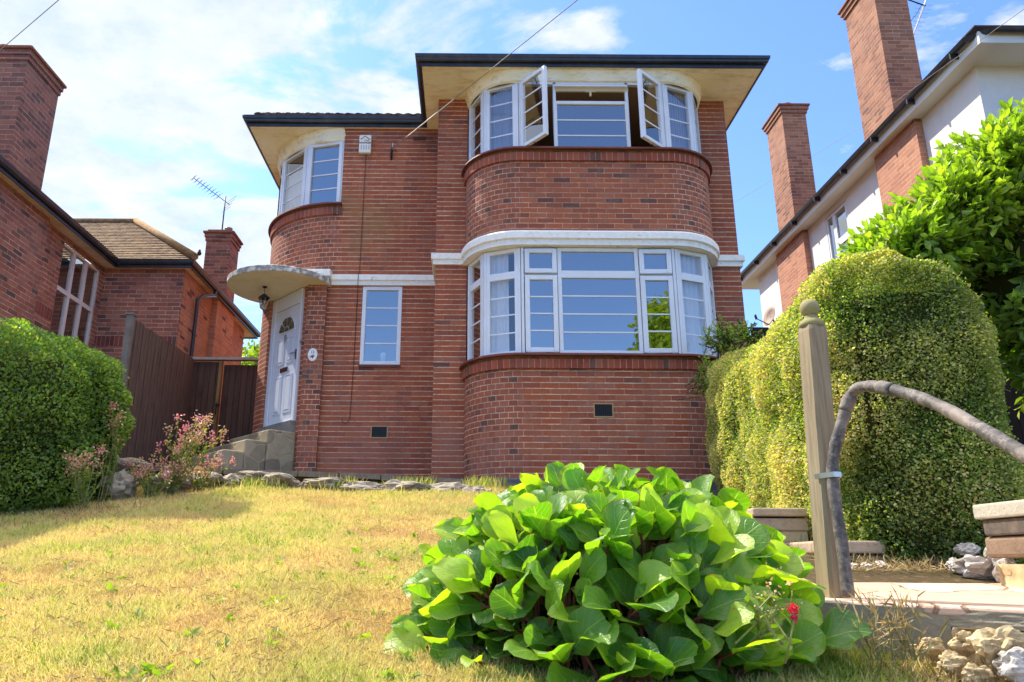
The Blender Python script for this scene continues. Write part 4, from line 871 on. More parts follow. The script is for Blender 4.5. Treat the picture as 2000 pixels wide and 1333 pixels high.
# ---------------------------------------------------------------- fences and gate
FN = empty('wooden_fence', (-4.2, 10.5, 1.0), 'dark brown close-board fence receding beside the left hedge', 'fence')
fp = [at(258, 622, 9.75), at(378, 702, 12.3)]
m = MB(); N = 21
for i in range(N):
    a = Vector(fp[0]).lerp(Vector(fp[1]), i/N); b = Vector(fp[0]).lerp(Vector(fp[1]), (i+1)/N); t = (b-a); t.z = 0; Lb = t.length; t.normalize(); n = Vector((t.y, -t.x, 0))
    m.obox(Vector((a.x, a.y, 0)), t, n, 0, Lb*1.06, .0+(.006 if i % 2 else 0), .014+(.006 if i % 2 else 0), .8, a.z+random.uniform(-.015, .01))
m.build('boards', M['fence'], FN)
m = MB(); a = Vector(fp[0]); m.box(a.x-.03, a.x+.05, a.y-.10, a.y-.02, .7, a.z+.02); m.box(a.x-.045, a.x+.065, a.y-.115, a.y-.005, a.z+.02, a.z+.045); m.build('post', plain('grey_post', S(128, 118, 108), .9, .2, dirt=S(86, 78, 70), damt=.6, scale=9, bump=.4), FN)
m = MB(); a, b = Vector(fp[0]), Vector(fp[1]); t = (b-a); t.z = 0; t.normalize(); n = Vector((t.y, -t.x, 0)); m.obox(Vector((a.x, a.y, 0)), t, n, 0, 2.5, -.06, 0, a.z-.35, a.z-.27); m.build('rail', M['fence'], FN)
GT = empty('side_gate', (-4, 12.3, 1.1), 'tall brown plank side gate between the fence and the brick house', 'gate')
gl, gm_, gr = at(378, 705, 12.35), at(435, 705, 12.35), at(503, 716, 12.4)
m = MB(); m.box(gl.x, gm_.x-.01, 12.35, 12.38, .8, gl.z-.02); m.build('fixed_panel', M['gate'], GT)
m = MB(); x0, x1 = gm_.x+.02, gr.x+.05; m.box(x0, x1, 12.40, 12.43, 1.1, gm_.z-.06); m.build('gate_leaf', M['gate'], GT)
m = MB(); m.box(gm_.x-.03, gm_.x+.02, 12.28, 12.36, .8, gm_.z-.02); m.build('gate_post', plain('gate_post', S(150, 112, 70), .8, .2, dirt=S(70, 50, 38), damt=.7, scale=6, streak=True), GT)
m = MB(); m.box(gl.x-.03, gr.x+.06, 12.28, 12.40, gl.z+.005, gl.z+.05); m.build('top_rail', plain('rail_grey', S(170, 156, 144), .8, .2, dirt=S(92, 80, 74), damt=.5), GT)
m = MB(); m.box(gm_.x-.02, gm_.x+.05, 12.26, 12.28, 2.45, 2.48); m.box(gm_.x-.01, gm_.x+.0, 12.25, 12.28, 2.3, 2.5); m.build('latch', M['black'], GT)
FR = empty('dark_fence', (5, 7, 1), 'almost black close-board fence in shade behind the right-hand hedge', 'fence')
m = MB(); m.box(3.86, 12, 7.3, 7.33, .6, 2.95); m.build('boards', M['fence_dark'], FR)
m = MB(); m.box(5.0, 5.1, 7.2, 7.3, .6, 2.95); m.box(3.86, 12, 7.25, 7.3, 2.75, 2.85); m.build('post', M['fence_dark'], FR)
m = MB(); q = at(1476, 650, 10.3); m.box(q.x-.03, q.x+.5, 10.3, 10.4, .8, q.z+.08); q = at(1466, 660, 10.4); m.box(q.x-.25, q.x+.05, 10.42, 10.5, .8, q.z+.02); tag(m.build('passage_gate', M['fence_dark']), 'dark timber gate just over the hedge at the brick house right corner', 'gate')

# ---------------------------------------------------------------- foliage
def leaf_template(kind):
    if kind == 'oval': return np.array([(0, 0, 0), (.32, .3, .03), (.3, .65, .02), (0, 1, -.04), (-.3, .65, .02), (-.32, .3, .03)], float), [(0, 1, 2, 3, 4, 5)]
    if kind == 'long': return np.array([(0, 0, 0), (.17, .25, .03), (.2, .6, .03), (0, 1, -.12), (-.2, .6, .03), (-.17, .25, .03), (0, .5, -.03)], float), [(0, 1, 2, 6), (6, 2, 3), (0, 6, 4, 5), (6, 3, 4)]
    if kind == 'blade': return np.array([(-.05, 0, 0), (.05, 0, 0), (.035, .6, .02), (0, 1, .12), (-.035, .6, .02)], float), [(0, 1, 2, 3, 4)]
def leaves(name, P, Dr, Nr, size, mat, parent=None, kind='oval', tone=None, width=1.0, warm=None):
    """P positions, Dr leaf directions, Nr rough normals, arrays (n,3); size (n,)"""
    n = len(P); T, F = leaf_template(kind); k = len(T)
    d = Dr/np.linalg.norm(Dr, axis=1)[:, None]; s = np.cross(d, Nr); s /= np.linalg.norm(s, axis=1)[:, None]+1e-9; u = np.cross(s, d)
    sz = np.asarray(size).reshape(-1, 1, 1)
    V = P[:, None, :]+sz*(s[:, None, :]*(T[None, :, 0:1]*width)+d[:, None, :]*T[None, :, 1:2]+u[:, None, :]*T[None, :, 2:3])
    V = V.reshape(-1, 3)
    me = bpy.data.meshes.new(name); nl = sum(len(f) for f in F)
    me.vertices.add(n*k); me.loops.add(n*nl); me.polygons.add(n*len(F))
    if parent:
        off = Vector((0, 0, 0)); p = parent
        while p: off += p.location; p = p.parent
        V = V-np.array(off)
    me.vertices.foreach_set('co', V.astype(np.float32).ravel())
    li = np.concatenate([np.array(f) for f in F]); idx = (np.arange(n)[:, None]*k+li[None, :]).ravel()
    me.loops.foreach_set('vertex_index', idx.astype(np.int32))
    starts = np.cumsum([0]+[len(f) for f in F])[:-1]; tot = np.array([len(f) for f in F])
    me.polygons.foreach_set('loop_start', (np.arange(n)[:, None]*nl+starts[None, :]).ravel().astype(np.int32))
    try: me.polygons.foreach_set('loop_total', np.tile(tot, n).astype(np.int32))
    except Exception: pass
    me.polygons.foreach_set('use_smooth', np.zeros(n*len(F), bool))
    if tone is None: tone = RNG.random(n)
    if warm is None: warm = RNG.random(n)
    uv = me.uv_layers.new(name='rnd'); uv.data.foreach_set('uv', np.repeat(np.stack([tone, warm], 1), nl, axis=0).astype(np.float32).ravel())
    me.materials.append(mat); me.update(); me.validate()
    o = bpy.data.objects.new(name, me); COL.objects.link(o)
    if parent: o.parent = parent
    return o
def nrm(a): return a/(np.linalg.norm(a, axis=1)[:, None]+1e-9)
def hedge(name, ctrl, n, size, mat, label, cat='hedge', lump=.10, seed=0, coreshrink=.84, up=.35, tonebias=0.0, expn=4.0, shoots=0):
    """ctrl: list of stations (cx, cy, half width, z0, z1) along the hedge run; superellipse section"""
    rng = np.random.default_rng(seed); K = empty(name, (ctrl[0][0], ctrl[0][1], ctrl[0][3]), label, cat)
    C = np.array(ctrl, float); ns = len(C)
    # plan tangent per station
    T = np.gradient(C[:, :2], axis=0); T /= np.linalg.norm(T, axis=1)[:, None]; S_ = np.stack([T[:, 1], -T[:, 0]], 1)
    def surf(s, a, r=1.0, XZ=None):
        f = s*(ns-1); i = np.clip(f.astype(int), 0, ns-2); w = (f-i)[:, None]
        c = C[i]*(1-w)+C[i+1]*w; sd = S_[i]*(1-w)+S_[i+1]*w; tn = T[i]*(1-w)+T[i+1]*w
        ca, sa = np.cos(a), np.sin(a); e = 2/expn
        X = np.sign(ca)*np.abs(ca)**e; Z = np.sign(sa)*np.abs(sa)**e
        if XZ is not None: X, Z = XZ
        end = 1-np.clip((np.abs(s-.5)*2-.80)/.20, 0, 1)**3*.28
        hh = (c[:, 4]-c[:, 3])/2; zc = (c[:, 4]+c[:, 3])/2
        rr_ = r*(1+0)
        p = np.zeros((len(s), 3)); p[:, 0] = c[:, 0]+sd[:, 0]*X*c[:, 2]*end*rr_; p[:, 1] = c[:, 1]+sd[:, 1]*X*c[:, 2]*end*rr_; p[:, 2] = zc+Z*hh*rr_*(.9+.1*end)
        nn = np.zeros_like(p); nn[:, 0] = sd[:, 0]*np.sign(ca)*np.abs(ca)**(2-e)/c[:, 2]; nn[:, 1] = sd[:, 1]*np.sign(ca)*np.abs(ca)**(2-e)/c[:, 2]; nn[:, 2] = np.sign(sa)*np.abs(sa)**(2-e)/hh
        k = np.clip((np.abs(s-.5)*2-.78)/.22, 0, 1)*np.sign(s-.5); nn = nrm(nn); nn[:, 0] += tn[:, 0]*k*2; nn[:, 1] += tn[:, 1]*k*2
        return p, nrm(nn)
    s = rng.random(n)*1.0
    tq = np.linspace(0, 1, 400); tq = tq**4/(tq**4+(1-tq)**4); at_ = np.concatenate([(k_+tq)*math.pi/2 for k_ in (-1, 0, 1, 2)])+1e-9; e_ = 2/expn; xx_ = np.sign(np.cos(at_))*np.abs(np.cos(at_))**e_*.7; zz_ = np.sign(np.sin(at_))*np.abs(np.sin(at_))**e_*1.1
    cum = np.concatenate([[0], np.cumsum(np.hypot(np.diff(xx_), np.diff(zz_)))]); a = np.interp(rng.random(n)*cum[-1], cum, at_)
    # more samples at the ends
    m_ = rng.random(n) < .22; s[m_] = np.where(rng.random(m_.sum()) < .5, rng.random(m_.sum())*.08, 1-rng.random(m_.sum())*.08)
    depth = rng.random(n)**2.2; p, nn = surf(s, a, 1.0); 
    lumpv = np.array([noise.fractal(Vector((x[0]*2.2, x[1]*2.2, x[2]*2.2)), 1.0, 2.0, 3) for x in p])
    p = p+nn*(lumpv*lump)[:, None]-nn*(depth*.16)[:, None]
    # closing the two ends
    ne = int(n*.16); se = np.where(rng.random(ne) < .5, 0.0, 1.0); XZ = rng.uniform(-1, 1, (ne*3, 2)); XZ = XZ[(np.abs(XZ)**expn).sum(1) < 1][:ne]; re = np.abs(XZ).max(1); pe, _ = surf(se, np.full(ne, .5), 1.0, (XZ[:, 0], XZ[:, 1]))
    i_ = np.where(se < .5, 0, ns-1); sg = np.where(se < .5, -1, 1); te = np.stack([T[i_, 0]*sg, T[i_, 1]*sg, np.zeros(ne)], 1)
    bul = (1-re**2)*.10+rng.normal(0, .03, ne); le = np.array([noise.fractal(Vector((x[0]*2.2, x[1]*2.2, x[2]*2.2)), 1.0, 2.0, 3) for x in pe]); pe = pe+te*(bul+le*lump)[:, None]
    p = np.concatenate([p, pe]); nn = np.concatenate([nn, te]); depth = np.concatenate([depth, rng.random(ne)**2]); N2 = len(p)
    d = nn*.8+rng.normal(0, .6, (N2, 3))+np.array([0, 0, up]); nr = nn+rng.normal(0, .7, (N2, 3))+np.array([0, 0, .3])
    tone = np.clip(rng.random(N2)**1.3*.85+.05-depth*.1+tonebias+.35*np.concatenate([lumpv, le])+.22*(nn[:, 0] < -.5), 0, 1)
    if shoots:   # stray shoots that escaped the last clipping
        ks = rng.integers(0, n, shoots); sp_, sd_, sn_, sz_, stn = [], [], [], [], []; tw = MB()
        for q0, qn in zip(p[ks], nn[ks]):
            dr = qn*.7+rng.normal(0, .5, 3)+np.array([0, 0, .5]); dr /= np.linalg.norm(dr); Ls = rng.uniform(.03, .12); tw.tube([q0-dr*.05, q0+dr*Ls], [.0022, .001], 4, cap=False)
            for k_ in range(int(4+Ls*90)):
                sp_.append(q0+dr*Ls*rng.random()); sd_.append(dr+rng.normal(0, .8, 3)); sn_.append(rng.normal(0, 1, 3)); sz_.append(size*rng.uniform(.7, 1.3)); stn.append(rng.uniform(.3, 1))
        tw.build('shoots', M['twig'], K, merge=False); p = np.concatenate([p, sp_]); d = np.concatenate([d, sd_]); nr = np.concatenate([nr, sn_]); tone = np.concatenate([tone, stn]); N2 = len(p)
    leaves('foliage', p, d, nr, rng.uniform(.7, 1.3, N2)*size, mat, K, 'oval', tone=tone, width=.95)
    # woody core
    m = MB(); A_ = 28; B_ = 24
    for i in range(A_):
        for j in range(B_):
            ss = np.array([i, i+1, i+1, i])/A_; aa = np.array([j, j, j+1, j+1])/B_*2*math.pi; q, qn = surf(ss, aa, coreshrink); q = q-qn*.07
            m.face([tuple(x) for x in q], smooth=True)
    for i, e_ in ((0, 0.0), (1, 1.0)):
        q, _ = surf(np.full(B_, e_), np.arange(B_)/B_*2*math.pi, coreshrink*.95); m.face([tuple(x) for x in q])
    m.build('branches', M['hedge_core'], K)
    # stray twigs
    return K
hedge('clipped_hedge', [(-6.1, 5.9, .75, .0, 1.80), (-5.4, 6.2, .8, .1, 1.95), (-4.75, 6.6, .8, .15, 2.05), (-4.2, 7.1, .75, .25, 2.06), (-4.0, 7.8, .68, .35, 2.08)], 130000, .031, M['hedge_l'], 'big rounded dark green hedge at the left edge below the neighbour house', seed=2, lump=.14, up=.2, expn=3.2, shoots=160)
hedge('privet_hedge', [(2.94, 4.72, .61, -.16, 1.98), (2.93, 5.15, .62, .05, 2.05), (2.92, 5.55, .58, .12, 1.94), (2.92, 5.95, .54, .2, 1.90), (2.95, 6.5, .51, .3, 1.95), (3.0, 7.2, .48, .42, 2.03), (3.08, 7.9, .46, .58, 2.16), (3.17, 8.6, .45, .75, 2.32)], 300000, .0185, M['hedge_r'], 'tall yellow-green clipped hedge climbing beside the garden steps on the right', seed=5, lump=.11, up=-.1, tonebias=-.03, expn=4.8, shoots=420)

# laurel: branching sprays of long glossy leaves
def spray_bush(name, label, cat, center, rad, nspray, leafn, size, mat, seed, flat=.0, core=True, dirbias=(0, 0, .35), lobes=()):
    C0, R0 = center, rad
    rng = np.random.default_rng(seed); K = empty(name, (center[0], center[1], center[2]-rad[2]), label, cat)
    P, D, Nn, Sz, To = [], [], [], [], []; st = MB()
    for i in range(nspray):
        v = rng.normal(0, 1, 3); v /= np.linalg.norm(v)
        center, rad = C0, R0
        if lobes and rng.random() < .55: center, rad = lobes[rng.integers(0, len(lobes))]
        r = rng.uniform(.62, 1.0)**.6; lump = 1+.22*noise.noise(Vector((v[0]*2.3, v[1]*2.3, v[2]*2.3)))
        tip = np.array(center)+v*np.array(rad)*r*lump
        if tip[2] < .2: continue
        dr = v*np.array([1, 1, 1])+np.array(dirbias)+rng.normal(0, .3, 3); dr /= np.linalg.norm(dr)
        L = rng.uniform(.25, .5); base = tip-dr*L; st.tube([base, tip], [.006, .002], 4, cap=False)
        ax = np.cross(dr, [0, 0, 1.0]); ax /= np.linalg.norm(ax); az = np.cross(ax, dr); tb = rng.uniform(.1, .8)
        for k in range(leafn):
            f = (k+.5)/leafn; q = base+dr*L*f; ang = k*2.4+rng.normal(0, .3); out = ax*math.cos(ang)+az*math.sin(ang)
            dd = out*(.9-.5*f)+dr*(.45+.8*f)+rng.normal(0, .12, 3)
            P.append(q); D.append(dd); Nn.append(dr+np.array([0, 0, .5])+rng.normal(0, .25, 3)); Sz.append(size*rng.uniform(.75, 1.15)*(1-.25*abs(f-.5))); To.append(min(1, max(0, tb*.6+.35*f+.12*r)))
    leaves('foliage', np.array(P), np.array(D), np.array(Nn), np.array(Sz), mat, K, 'long', tone=np.array(To), width=1.15)
    st.build('twigs', M['bark'], K, merge=False); center, rad = C0, R0
    if core:
        bm = bmesh.new(); bmesh.ops.create_icosphere(bm, subdivisions=3, radius=1)
        for v in bm.verts: v.co = Vector((v.co.x*rad[0]*.66, v.co.y*rad[1]*.66, v.co.z*rad[2]*.66))*(1+.25*noise.noise(v.co*2.3))
        me = bpy.data.meshes.new('inner_branches'); bm.to_mesh(me); bm.free(); me.materials.append(M['hedge_core']); me.transform(Matrix.Translation((0, 0, rad[2])))
        ob = bpy.data.objects.new('inner_branches', me); COL.objects.link(ob); ob.parent = K
    return K
spray_bush('laurel_bush', 'large glossy laurel bush in front of the white house, highest at the right edge', 'bush', (5.1, 5.7, 2.45), (1.35, 1.0, 1.42), 2800, 13, .105, M['laurel'], 8, lobes=(((3.38, 6.1, 2.30), (.40, .35, .22)), ((3.62, 5.75, 2.42), (.55, .5, .42)), ((4.05, 5.65, 2.75), (.55, .5, .45)), ((4.55, 5.6, 3.1), (.65, .6, .6))))
spray_bush('shrub', 'bright green twiggy shrub peeping between the brick house corner and the hedge', 'shrub', (3.05, 8.75, 2.62), (.34, .25, .24), 120, 12, .05, M['laurel'], 9, core=False, lobes=(((2.78, 8.6, 2.1), (.14, .2, .35)), ((3.35, 8.9, 2.75), (.25, .2, .2))))

# trees: one far behind the gate, one across the street (seen mirrored in the bay glass)
def tree(name, label, base, h, r, n, size, seed, mat=None, squash=1.0):
    rng = np.random.default_rng(seed); base = Vector(base); K = empty(name, base, label, 'tree'); m = MB(); top = base+UP*h*.62
    m.tube([base, base+UP*h*.3, top], [h*.03, h*.022, h*.01], 8)
    cl = []
    for i in range(16):
        a = rng.uniform(0, 6.28); e = rng.uniform(-.3, 1.1); rr = r*rng.uniform(.4, .85); q = base+UP*h*.62+Vector((math.cos(a)*math.cos(e)*rr, math.sin(a)*math.cos(e)*rr, math.sin(e)*rr*squash)); cl.append(q)
        m.tube([base+UP*h*rng.uniform(.3, .6), q], [h*.01, h*.003], 5)
    m.build('trunk', M['bark'], K)
    c = np.array(cl)[rng.integers(0, len(cl), n)]; v = rng.normal(0, 1, (n, 3)); v = nrm(v)*(rng.random(n)**.4)[:, None]*r*.42; p = c+v
    leaves('crown', p, rng.normal(0, 1, (n, 3)), rng.normal(0, 1, (n, 3))+np.array([0, 0, 1.]), rng.uniform(.7, 1.3, n)*size, mat or M['hedge_r'], K, 'oval')
tree('garden_tree', 'leafy tree far behind the side gate, seen against the sky', (-5.6, 19.5, 1.0), 5.2, 1.6, 5000, .13, 3, M['weed'])
tree('street_tree', 'tree across the street, mirrored in the right casement of the lower bay', (9.0, -8.5, -1.1), 11.5, 3.3, 16000, .22, 4, M['weed'])

# broad-leaved plant in the foreground
def broad_leaves(name, specs, mat, parent, seed):
    """specs: (pos, dir, normal, length, width, curl, tone, warm)"""
    rng = random.Random(seed); me = bpy.data.meshes.new(name); V = []; F = []; UV = []; RN_ = []; nu, nv = 8, 10
    for (p, d, n, Ln, W, curl, tone, warm) in specs:
        d = d.normalized(); s = d.cross(n).normalized(); u = s.cross(d); b = len(V); ph = rng.uniform(0, 6.28); wav = rng.uniform(.02, .075); cup = rng.uniform(.0, .5)
        side = rng.uniform(-.2, .2)
        for j in range(nv+1):
            t = j/nv; t = 1-(1-t)**1.45; w = W*.5*(.09+.91*math.sin(math.pi/2*min(1, t/.62))**1.15) if t < .62 else W*.5*max(.04, 1-((t-.62)/.385)**2.7)**.5
            if t >= .999: w = W*.19
            # the midrib bends back
            ang = curl*t*t; y = Ln*(math.sin(ang)/max(ang, 1e-3) if ang > 1e-3 else 1)*t; z = -Ln*t*math.sin(ang*.75)*.8
            for i in range(nu+1):
                x = (i/nu*2-1); e = w*x; zz = z+cup*W*.5*abs(x)**1.6*(w/(W*.5))+wav*Ln*math.sin(t*9+ph+2.2*x)*abs(x)+.012*Ln*math.sin(14*t+4*x+ph)
                V.append(p+s*(e+side*Ln*t*t*.4)+d*y+u*zz)
        for j in range(nv):
            for i in range(nu):
                a = b+j*(nu+1)+i; F.append((a, a+1, a+nu+2, a+nu+1)); 
                for (ii, jj) in ((i, j), (i+1, j), (i+1, j+1), (i, j+1)): UV += [(ii/nu*2-1), 1-(1-jj/nv)**1.45]; RN_ += [tone, warm]
    off = parent.location; me.from_pydata([v-off for v in V], [], F); me.uv_layers.new(name='uv').data.foreach_set('uv', UV); me.uv_layers.new(name='rnd').data.foreach_set('uv', RN_)
    me.polygons.foreach_set('use_smooth', [True]*len(F)); me.materials.append(mat); o = bpy.data.objects.new(name, me); COL.objects.link(o); o.parent = parent; return o
BG = empty('elephant_ear_plant', (.55, 2.9, gz(.55, 2.9)), 'big clump of broad glossy green leaves at the front of the lawn beside the post', 'plant')
rg = random.Random(21); specs = []; stalks = MB()
cx, cy = .545, 3.02; rx, ry, hz = .645, .54, .60
ros = []
tries = 0
while len(ros) < 135 and tries < 6000:
    tries += 1
    a = rg.uniform(0, 2*math.pi); r = math.sqrt(rg.random())
    if math.sin(a) > .25 and r > .75: continue
    x, y = cx+rx*r*math.cos(a)*.97, cy+ry*r*math.sin(a)
    if all((x-q[0])**2+(y-q[1])**2 > .0038 for q in ros): ros.append((x, y, r, a))
for (x, y, r, a) in ros:
    gzv = gz(x, y); dome = hz*max(0, 1-(r*.95)**2.9)**.6*(1+.10*noise.noise(Vector((x*3, y*3, 1))))
    if x < .1: dome *= .92
    zc = gzv+max(.03, dome-.14); root = Vector((x, y, zc-.05)); rad = Vector((math.cos(a)*rx, math.sin(a)*ry, 0)); rad = rad.normalized()*r if r > 0 else Vector((0, 0, 0))
    nl = rg.choice((4, 5, 6)); a0 = rg.uniform(0, 6.28)
    for k in range(nl):
        aa = a0+k*2*math.pi/nl+rg.uniform(-.35, .35); out = Vector((math.cos(aa), math.sin(aa), 0)); inner = k % 3 == 0
        inner = inner or k % 3 == 1 and rg.random() < .7
        el = rg.uniform(.8, 1.45) if inner else rg.uniform(.15, 1.05); el -= .33*r
        d = out*math.cos(el)+UP*math.sin(el)+rad*.75; d.normalize()
        nrmv = UP*math.cos(el)-out*math.sin(el)*.9+rad*.55+Vector((rg.uniform(-.4, .4), rg.uniform(-.95, .1), rg.uniform(-.2, .3)))
        pet = rg.uniform(.03, .09)+(.05 if inner else 0); p = root+d*pet*.9; Ln = rg.choice((rg.uniform(.085, .13), rg.uniform(.12, .165)))*(1.16 if (y < cy-.25 and r > .6) else 1); W = Ln*rg.uniform(.66, .92)
        if p.z+d.z*Ln < gz(p.x, p.y)+.02 and d.z < 0: d.z = max(d.z, -.05); d.normalize()
        specs.append((p, d, nrmv, Ln, W, rg.uniform(.0, .6), min(1, max(0, rg.random()*.8+(.22 if inner else 0))), rg.random()))
        stalks.tube([root-UP*.1, root+d*pet*.4, p+d*Ln*.08], [.007, .006, .005], 5, cap=False)
for i in range(88):   # skirt of drooping outer leaves
    a = rg.uniform(math.pi*.93, math.pi*2.07); rr = rg.uniform(.74, .93)-(.05 if math.cos(a) > .6 else 0); x, y = cx+rx*rr*math.cos(a), cy+ry*rr*math.sin(a); g0 = gz(x, y)
    rad = Vector((math.cos(a), math.sin(a), 0)); p = Vector((x, y, g0+rg.uniform(.04, .20)))-rad*.03; d = rad+Vector((rg.uniform(-.6, .6), 0, rg.uniform(-.55, .35))); d.normalize()
    nv_ = UP*.7+rad*.6+Vector((rg.uniform(-.3, .3), rg.uniform(-.3, .1), 0)); Ln = rg.uniform(.10, .175)*(1.15 if 0 < math.cos(a) < .7 else 1)
    if p.z+d.z*Ln < gz(p.x+d.x*Ln, p.y+d.y*Ln)+.015: d.z = (gz(p.x+d.x*Ln, p.y+d.y*Ln)+.02-p.z)/Ln; d.normalize()
    specs.append((p, d, nv_, Ln, Ln*rg.uniform(.82, 1.0), rg.uniform(.0, .35), rg.random()*.6, rg.random()))
    stalks.tube([p-rad*.12-UP*.05, p+d*Ln*.08], [.006, .005], 5, cap=False)
broad_leaves('foliage', specs, M['berg'], BG, 4)
stalks.build('leaf_stalks', M['stalk'], BG, merge=False)
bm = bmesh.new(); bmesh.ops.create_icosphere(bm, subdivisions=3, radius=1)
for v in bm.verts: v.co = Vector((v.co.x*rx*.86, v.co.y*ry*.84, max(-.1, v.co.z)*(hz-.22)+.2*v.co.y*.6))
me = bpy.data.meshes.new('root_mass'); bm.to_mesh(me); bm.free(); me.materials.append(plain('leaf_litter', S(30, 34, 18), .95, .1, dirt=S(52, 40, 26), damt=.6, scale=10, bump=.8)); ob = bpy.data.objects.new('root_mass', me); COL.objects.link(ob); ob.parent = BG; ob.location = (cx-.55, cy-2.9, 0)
# three lone leaves around the post foot belong to the same plant
# valerian and other flowering weeds
def flower_plant(name, label, base, h, spread, nst, mat_f, seed, lean=(0, 0), fsize=.02, leaf=.05, fl=26, group=None, seedy=.5, lm=None):
    rng = np.random.default_rng(seed); base = Vector(base); K = empty(name, base, label, 'flowering plant', group); st = MB(); P, D, Nn, Z = [], [], [], []; FP, SP = [], []
    for i in range(nst):
        a = rng.uniform(0, 6.28); r = rng.uniform(.2, 1)*spread; hh = h*rng.uniform(.55, 1); tip = base+Vector((math.cos(a)*r+lean[0]*hh, math.sin(a)*r*.6+lean[1]*hh, hh)); mid = base.lerp(tip, .5)+Vector((rng.normal(0, .03), rng.normal(0, .03), .03))
        st.tube([base+Vector((rng.normal(0, .04), rng.normal(0, .04), 0)), mid, tip], [.004, .003, .002], 4, cap=False)
        for k in range(int(12*h/.5)):
            f = rng.random()*.95; q = base.lerp(mid, f*2) if f < .5 else mid.lerp(tip, f*2-1); P.append(q); D.append(rng.normal(0, 1, 3)+np.array([0, 0, .5])); Nn.append(rng.normal(0, .5, 3)+np.array([0, 0, 1])); Z.append(leaf*rng.uniform(.5, 1.2))
        tgt = SP if rng.random() < seedy else FP
        for k in range(fl): tgt.append(np.array(tip)+rng.normal(0, 1, 3)*np.array([.022, .022, .028]))
        if tgt is FP:
            for k in range(fl//2): SP.append(np.array(tip)-np.array([0, 0, .05])+rng.normal(0, 1, 3)*np.array([.03, .03, .03]))
    st.build('stems', M['straw_stem'], K, merge=False); leaves('foliage', np.array(P), np.array(D), np.array(Nn), np.array(Z), lm or M['valer'], K, 'long', width=1.2)
    for nm, arr, mt in (('flower_heads', FP, mat_f), ('seed_heads', SP, M['seed'])):
        if arr: n = len(arr); leaves(nm, np.array(arr), rng.normal(0, 1, (n, 3)), rng.normal(0, 1, (n, 3)), np.full(n, fsize)*rng.uniform(.6, 1.2, n), mt, K, 'oval')
    return K
M['straw_stem'] = plain('stem', S(130, 130, 80), .8, .2)
VG = 'pink valerian plants beside the left hedge'
vl = [((335, 925, 7.6), .85, .34, 34, 'tallest pink valerian, leaning right in front of the brown fence', (.35, 0), 1), ((300, 935, 7.4), .42, .30, 22, 'dense pink valerian low between the hedge and the lawn rocks', (.1, 0), 2), ((215, 900, 7.2), .95, .12, 6, 'thin upright valerian with faded heads against the right side of the hedge', (0, 0), 3), ((170, 950, 6.7), .55, .22, 12, 'straggly faded valerian at the foot of the hedge, nearest the left edge', (-.1, 0), 4), ((390, 930, 7.9), .40, .25, 16, 'small pink valerian beside the foot of the stone door steps', (.25, 0), 5)]
for (px, py, Y), h, sp, ns, lb, ln, sd in vl:
    q = at(px, py, Y); flower_plant('valerian', lb, (q.x, q.y, gz(q.x, q.y)-.02), h, sp, ns, M['pink'], sd, ln, group=VG, fsize=.026, seedy=.5, fl=24)
q = at(1500, 1215, 2.35); flower_plant('red_valerian', 'light green sprig with one crimson flower head in front of the broad leaves', (q.x-.02, q.y, q.z-.06), .16, .09, 9, M['redf'], 31, (.25, 0), .010, .05, 10, seedy=.9, lm=M['weed'])
m = MB(); rngf = np.random.default_rng(5); q = np.array(at(1549, 1190, 2.3)); pp = q+rngf.normal(0, 1, (120, 3))*.0065; q2 = np.array(at(1552, 1208, 2.3)); pp = np.concatenate([pp, q2+rngf.normal(0, 1, (50, 3))*.0045])
RV = bpy.data.objects['red_valerian']; leaves('crimson_head', pp, rngf.normal(0, 1, (170, 3)), rngf.normal(0, 1, (170, 3)), np.full(170, .008), M['redf'], RV, 'oval')
m = MB(); m.tube([Vector(q2)+Vector((0, 0, -.0)), Vector(q2)+Vector((-.04, 0, -.12))], .003, 5); m.build('flower_stalk', M['straw_stem'], RV)

# ---------------------------------------------------------------- rocks edging the lawn
def rock(name, loc, dim, seed, mat='rock', label=None, group=None, rot=0, rough=.35):
    bm = bmesh.new(); bmesh.ops.create_icosphere(bm, subdivisions=4, radius=.5); off = Vector((seed*3.1, seed*1.7, seed))
    for v in bm.verts:
        d = v.co.normalized(); f = 1+rough*noise.fractal(d*1.3+off, 1.0, 2.0, 4); q = noise.cell(d*1.8+off)*.12
        v.co = d*.5*(f+q)
    for v in bm.verts: v.co = Vector((v.co.x*dim[0], v.co.y*dim[1], v.co.z*dim[2]))
    me = bpy.data.meshes.new(name); bm.to_mesh(me); bm.free(); me.materials.append(M[mat]); me.transform(Euler((0, 0, rot)).to_matrix().to_4x4())
    o = bpy.data.objects.new(name, me); COL.objects.link(o); o.location = loc; return tag(o, label, 'rock', group)
RG = 'rough rocks edging the top of the lawn'
ordn = ['first', 'second', 'third', 'fourth', 'fifth', 'sixth', 'seventh', 'eighth', 'ninth', 'tenth', 'eleventh', 'twelfth', 'thirteenth', 'fourteenth']
rk = [(225, 905, 7.9, .62, .22), (232, 945, 7.4, .32, .34), (330, 938, 7.9, .42, .26), (395, 932, 8.3, .40, .2), (452, 938, 8.4, .22, .17), (500, 930, 8.7, .50, .18), (548, 934, 8.5, .40, .20), (632, 942, 8.4, .50, .16), (712, 950, 8.3, .55, .15), (788, 950, 8.2, .58, .20), (838, 962, 8.1, .35, .10), (880, 958, 8.1, .50, .22), (930, 962, 8.0, .30, .2)]
for i, (px, py, Y, w, h) in enumerate(rk):
    q = at(px, py, Y); rock('lawn_rock', (q.x, q.y, q.z-.03), (w*1.05, .30, h*.85), i+3, label='grey rock, %s from the left in the row edging the lawn' % ordn[i], group=RG, rot=random.uniform(-.3, .3))

